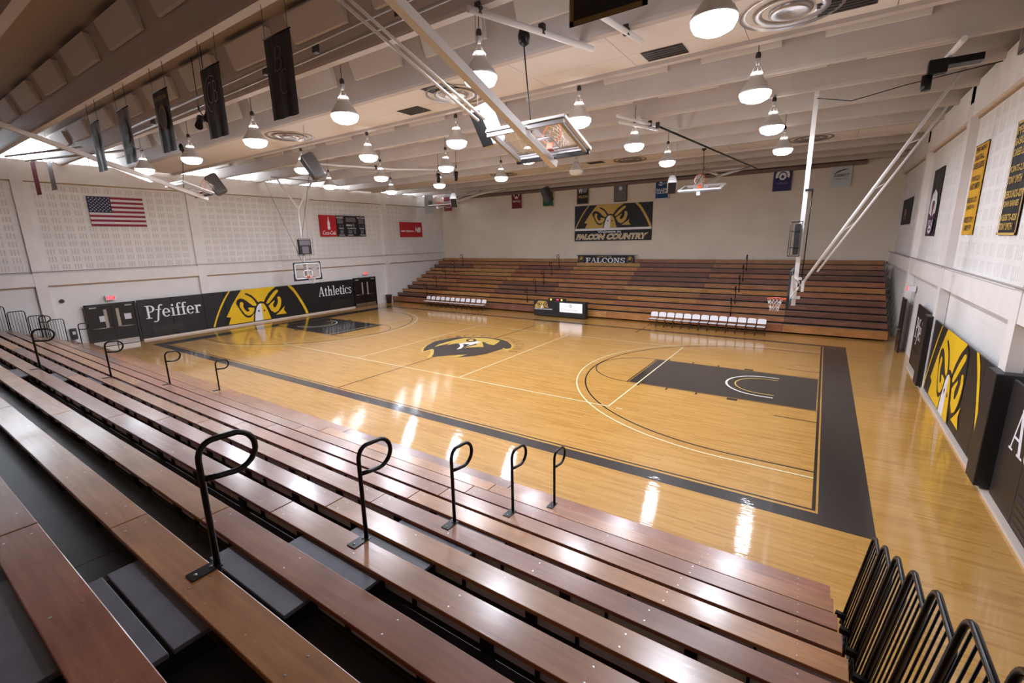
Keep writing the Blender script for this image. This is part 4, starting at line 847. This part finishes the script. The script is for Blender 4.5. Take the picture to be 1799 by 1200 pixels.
banner('wall_banner', 'black vertical banner with gold record lettering at the right frame edge', 'banner', FR(XR, -1.93, 4.94), 1.3, 2.4, 'bcloth', lines(blk_rows, 'artgold'), 'artgold', 0, 'banners on the right wall', .012)
def art_tall(g, T):
    g.poly([(.35, .85), (.3, 1.2), (.5, 1.55), (.95, 1.72), (1.4, 1.55), (1.6, 1.2), (1.55, .85), (1.3, .8), (1.25, 1.1), (1.1, 1.3), (.8, 1.3), (.65, 1.1), (.6, .8)], 'art_white', T); g.poly([(.75, 1.25), (1.15, 1.25), (1.05, .85), (.95, .7), (.85, .85)], 'maroon', lay(T, .002))
    g.poly([(.6, .8), (.75, 1.2), (.85, .85), (.85, .72)], 'art_white', lay(T, .003)); g.poly([(1.3, .8), (1.15, 1.2), (1.05, .85), (1.05, .72)], 'art_white', lay(T, .003)); g.poly(rect(.3, .66, 1.6, .74), 'plum', lay(T, .004)); g.poly([(.35, .62), (1.55, .62), (1.45, .2), (1.2, .05), (.7, .05), (.45, .2)], 'plum', lay(T, .005))
    for x in (.5, .75, 1.0, 1.25): g.poly([(x, .6), (x+.1, .6), (x+.08, .38), (x+.02, .38)], 'art_white', lay(T, .006))
    g.poly(ellipse(.95, .25, .32, .15, 20), 'art_white', lay(T, .006)); g.poly([(.7, .28), (1.2, .28), (1.1, .2), (.8, .2)], 'plum', lay(T, .007))
banner('wall_banner', 'black vertical banner with white and purple emblem on the right wall', 'banner', FR(XR, 7.7, 4.88), 1.9, 2.45, 'bcloth', art_tall, None, 0, 'banners on the right wall', .012)
banner('wall_banner', 'small dark banner farthest along the right wall', 'banner', FR(XR, 15.9, 5.42), 3.4, 1.27, 'navy', lambda g, T: (g.poly(ellipse(1.5, .6, .4, .2, 18), 'tan', T), put_text(g, 'COLLEGE', T, 1.0, .25, 2.0, .38, 'greytxt', 0)), None, 0, 'banners on the right wall', .012)

# big welcome banner, falcons strip
T = FF(17.13, -2.88, 4.85); W, H = 6.24, 2.72
t = thing('welcome_banner', 'large black and gold falcon head banner on the far wall above the bleachers', 'banner', (T(W/2, 0, 0))); O = Vector(T(W/2, 0, 0)); TT = lambda u, v, k=0: Vector(T(u, v, k))-O
m = MB(); slab(m, TT, 0, 0, W, H, 'artblack', 0, .02); m.build('cloth', parent=t)
m = MB(); falcon(m, lambda u, v, k=0: TT(u, v, .022+k), .02, .97, 6.22, 2.70, 'artgold', 'artblack', 'art_white'); m.poly(rect(.04, .80, 6.2, .97), 'art_white', lay(TT, .046)); m.build('emblem', parent=t)
m = MB(); put_text(m, 'Welcome to', lay(TT, .024), 2.0, .6, 3.9, .78, 'art_white', .02); put_text(m, 'FALCON', lay(TT, .024), .12, .09, 2.65, .56, 'art_white', .07, .3); put_text(m, 'COUNTRY', lay(TT, .024), 2.75, .09, 6.0, .56, 'art_white', .07, .3)
put_text(m, 'FALCON', lay(TT, .027), .15, .11, 2.62, .54, 'artgold', .02, .3); put_text(m, 'COUNTRY', lay(TT, .027), 2.78, .11, 5.97, .54, 'artgold', .02, .3); m.build('lettering', parent=t)
T = FF(16.735, -2.37, 3.14); t = thing('falcons_banner', 'narrow black banner with white block letters hung on the top bleacher row', 'banner', T(2.3, 0, 0)); O = Vector(T(2.3, 0, 0)); TT = lambda u, v, k=0: Vector(T(u, v, k))-O
m = MB(); slab(m, TT, 0, 0, 4.63, .62, 'artblack', 0, .02); m.build('cloth', parent=t); m = MB(); m.tube([TT(-.15, .62, .01), TT(4.9, .62, .01)], .02, 'dsteel', 6); m.build('top_rod', parent=t)
m = MB(); put_serif(m, 'FALCONS', lambda u, v, k=0: TT(u, v, .024+k), .68, .05, 3.95, .38, 'art_white'); put_text(m, 'HOME OF THE', lay(TT, .024), 1.7, .49, 2.85, .57, 'artgold', .01)
for u in (.3, 4.3): m.poly(ringsec(u, .3, .22, .25, .02, .02, 0, 359.9, 24), 'artgold', lay(TT, .024)); m.poly([(u-.14, .22), (u-.1, .42), (u+.02, .5), (u+.14, .4), (u+.06, .34), (u+.08, .2), (u-.02, .3)], 'artgold', lay(TT, .025))
m.build('lettering', parent=t)
# flag
T = FL(-17.03, -9.15, 6.18); t = thing('flag', 'United States flag hung flat on the left wall', 'flag', T(1.16, 0, 0)); O = Vector(T(1.16, 0, 0)); TT = lambda u, v, k=0: Vector(T(u, v, k))-O
m = MB(); W, H = 2.33, 1.47
for i in range(13): slab(m, TT, 0, H*i/13, W, H*(i+1)/13, 'fred' if i % 2 == 0 else 'fwht', 0, .012)
m.build('stripes', parent=t); m = MB(); slab(m, TT, 0, H*6/13, W*.4, H, 'fblue', .012, .016)
for r_ in range(9):
    for c_ in range(6 if r_ % 2 == 0 else 5):
        cx = W*.4*(1+2*c_+(r_ % 2))/12; cy = H*6/13+H*7/13*(r_+1)/10; P = [(cx+(.038 if k % 2 == 0 else .016)*math.sin(k*PI/5), cy+(.038 if k % 2 == 0 else .016)*math.cos(k*PI/5)) for k in range(9, -1, -1)]; m.poly(P, 'fwht', lay(TT, .018))
m.build('canton', parent=t)
# red sponsor banner
T = FL(-17.03, 11.52, 5.5); t = thing('sponsor_banner', 'plain red banner with small white lettering on the left wall near the far corner', 'banner', T(1.35, 0, 0)); O = Vector(T(1.35, 0, 0)); TT = lambda u, v, k=0: Vector(T(u, v, k))-O
m = MB(); slab(m, TT, 0, 0, 2.72, 1.3, 'red', 0, .015); m.build('cloth', parent=t)
m = MB(); put_text(m, 'new balance', lay(TT, .018), .15, .45, 1.65, .66, 'art_white', .02); put_text(m, 'NB', lay(TT, .018), 1.8, .42, 2.55, .86, 'art_white', .05, .25)
for i in range(3): m.poly([(1.78+.0, .48+i*.12), (1.98, .48+i*.12), (2.0, .53+i*.12), (1.8, .53+i*.12)], 'red', lay(TT, .02))
m.build('lettering', parent=t)
# scoreboard
T = FL(-17.03, 3.72, 5.6); t = thing('scoreboard', 'black scoreboard with red bottle advert panel high on the left wall', 'scoreboard', T(2, 0, 0)); O = Vector(T(2, 0, 0)); TT = lambda u, v, k=0: Vector(T(u, v, k))-O
m = MB(); slab(m, TT, 1.32, 0, 3.98, 1.54, 'artblack', 0, .2); m.build('case', parent=t); m = MB(); slab(m, TT, 0, 0, 1.32, 1.54, 'red', 0, .19); ad = m.build('ad_panel', parent=t)
m = MB(); B_ = [(.58, .50), (.76, .50), (.80, .62), (.76, .78), (.79, .95), (.74, 1.1), (.70, 1.25), (.70, 1.42), (.64, 1.42), (.64, 1.25), (.60, 1.1), (.55, .95), (.58, .78), (.54, .62)]; m.poly(B_, 'art_white', lay(TT, .195)); put_text(m, 'Coca-Cola', lay(TT, .195), .12, .12, 1.22, .42, 'art_white', .01, .35); m.build('lettering', parent=ad)
for a in ((1.42, .95, 1.92, 1.28), (2.18, 1.08, 3.1, 1.42), (3.35, .95, 3.85, 1.28), (1.6, .72, 1.7, .86), (1.84, .72, 1.94, .86), (3.4, .72, 3.5, .86), (3.7, .72, 3.8, .86), (2.8, .72, 2.96, .98), (1.62, .18, 1.9, .48), (2.35, .2, 2.7, .48), (2.85, .2, 3.05, .48), (3.5, .18, 3.78, .48)): m = MB(); m.poly(rect(*a), 'led', lay(TT, .206)); m.build('display', parent=t)
for a in ((1.36, 1.33, 2.0, 1.46, 'GUEST'), (3.25, 1.33, 3.92, 1.46, 'FALCONS'), (2.2, .76, 2.74, .9, 'PERIOD'), (1.55, .55, 1.95, .65, 'FOULS'), (2.3, .55, 3.1, .65, 'PLAYER-FOUL'), (3.42, .55, 3.85, .65, 'FOULS'), (1.5, .05, 1.98, .13, 'POINTS'), (2.3, .05, 2.75, .13, 'BONUS'), (3.42, .05, 3.9, .13, 'POINTS')): m = MB(); put_text(m, a[4], lay(TT, .206), a[0], a[1], a[2], a[3], 'art_white', .02); m.build('caption', parent=t)

# ------------------------------------------------------------------ chairs, table, bin
def chair_proto():
    t = thing('folding_chair', '', 'chair'); m = MB(); m.box(-.20, .20, -.20, .19, .43, .455, 'plastic', .011); m.build('seat', parent=t)
    m = MB(); P = [(-.21, .55), (.21, .55), (.215, .68), (.19, .77), (.12, .805), (-.12, .805), (-.19, .77), (-.215, .68)]
    fy = lambda z: .20+(z-.45)*.28; A_ = [(x, fy(z)-.012, z) for x, z in P]; B2 = [(x, fy(z)+.012, z) for x, z in P]; m.face(A_, 'plastic'); m.face(B2[::-1], 'plastic')
    for i in range(8): m.face([A_[i], B2[i], B2[(i+1) % 8], A_[(i+1) % 8]][::-1], 'plastic')
    m.build('backrest', parent=t)
    for s in (-1, 1):
        m = MB(); m.tube([(s*.215, -.26, 0), (s*.215, .0, .36), (s*.215, .20, .5), (s*.212, .27, .72)], .011, 'metal', 6); m.build('leg', parent=t)
        m = MB(); m.tube([(s*.19, .26, 0), (s*.19, .0, .3), (s*.19, -.12, .44)], .011, 'metal', 6); m.build('leg', parent=t)
    for a in ((.215, -.2, .08), (.19, .2, .07), (.215, -.16, .41)): m = MB(); m.tube([(-a[0], a[1], a[2]), a], .009, 'metal', 5); m.build('crossbar', parent=t)
    return t
CPR = chair_proto(); n0 = 0
NUM = ['first', 'second', 'third', 'fourth', 'fifth', 'sixth', 'seventh', 'eighth', 'ninth', 'tenth', 'eleventh', 'twelfth', 'thirteenth']
for side, n, xa, xb, y in (('left', 12, -12.05, -6.45, 9.25), ('right', 13, 6.15, 11.7, 9.15)):
    for i in range(n):
        x = xa+(xb-xa)*i/(n-1); lb = 'white folding chair in the %s row of chairs, %s from the left' % (side, NUM[i])
        if n0 == 0: CPR.location = (x, y, 0); CPR['label'] = lb; CPR['group'] = 'folding chairs along the far sideline'; n0 = 1
        else: dup(CPR, (x, y, 0), 0, lb, 'folding chairs along the far sideline')
# scorer's table
t = thing('scorers_table', 'black scorers table with falcon sign and lit white panel at the far sideline', 'table', (-.15, 9.72, 0)); m = MB()
m.box(-1.9, 1.9, -.42, .05, .04, 1.02, 'bcloth', .03); m.build('body', parent=t); m = MB(); m.box(-1.92, 1.95, -.44, .1, 1.02, 1.06, 'bcloth', .01); m.build('top', parent=t)
T = FF(-.425, -1.86, .42); m = MB(); slab(m, T, 0, 0, 1.72, .6, 'artblack', 0, .012); falcon(m, lambda u, v, k=0: T(u, v, .014+k*.5), -.2, .12, 1.6, .6, 'artgold', 'artblack', 'art_white', 2); put_text(m, 'FALCON COUNTRY', lay(T, .026), .05, .03, 1.45, .12, 'art_white', .03, .2); m.build('falcon_sign', parent=t)
T = FF(-.425, .1, .38); m = MB(); slab(m, T, 0, 0, 1.62, .6, 'screen', 0, .012); m.poly(ellipse(.8, .42, .09, .11, 18), 'teal', lay(T, .014)); m.poly(ellipse(.8, .42, .05, .07, 14), 'screen', lay(T, .016)); put_text(m, 'Atrium Health', lay(T, .014), .3, .1, 1.35, .22, 'greytxt', 0); m.build('lit_sign', parent=t)
t = thing('possession_indicator', 'small black possession indicator with amber lights on the scorers table', 'indicator', (-.5, 9.55, 1.06)); m = MB(); m.box(-.5, .75, -.08, .08, 0, .16, 'bcloth', .01); m.build('case', parent=t)
T = FF(-.085, 0, 0); m = MB(); m.poly(ellipse(-.3, .08, .055, .055, 16), 'ledon', T); m.poly(ellipse(.5, .08, .055, .055, 16), 'ledon', T); m.build('amber_light', parent=t); m = MB(); m.poly([(.1, .055), (.22, .055), (.22, .03), (.3, .08), (.22, .13), (.22, .105), (.1, .105)], 'ledr', T); m.build('arrow_light', parent=t)
t = thing('trash_can', 'dark round trash can beside the far double doors', 'trash can', (-16.6, 9.35, 0)); m = MB(); m.lathe([(0, .0), (.2, 0), (.26, .62), (.27, .64)], 'trash', 18); m.build('bin', parent=t); m = MB(); m.lathe([(.28, .62), (.29, .68), (.27, .7), (.24, .62), (.0, .5)], 'trash', 18); m.build('rim', parent=t)
t = thing('wall_box', 'dark mounted box on the pilaster left of the double doors', 'wall box', (-17.07, -10.75, .6)); m = MB(); m.box(0, .12, -.12, .12, 0, .55, 'trash', .02); m.build('case', parent=t); m = MB(); m.box(.12, .125, -.06, .06, .25, .4, 'paper'); m.build('label_plate', parent=t)
t = thing('alarm_bell', 'small dark round alarm bell on the left wall near the doors', 'alarm bell', (-17.07, -10.9, 2.55)); m = MB(); m.tube([(0, 0, 0), (.09, 0, 0)], [.1, .07], 'dsteel', 14); m.build('gong', parent=t)
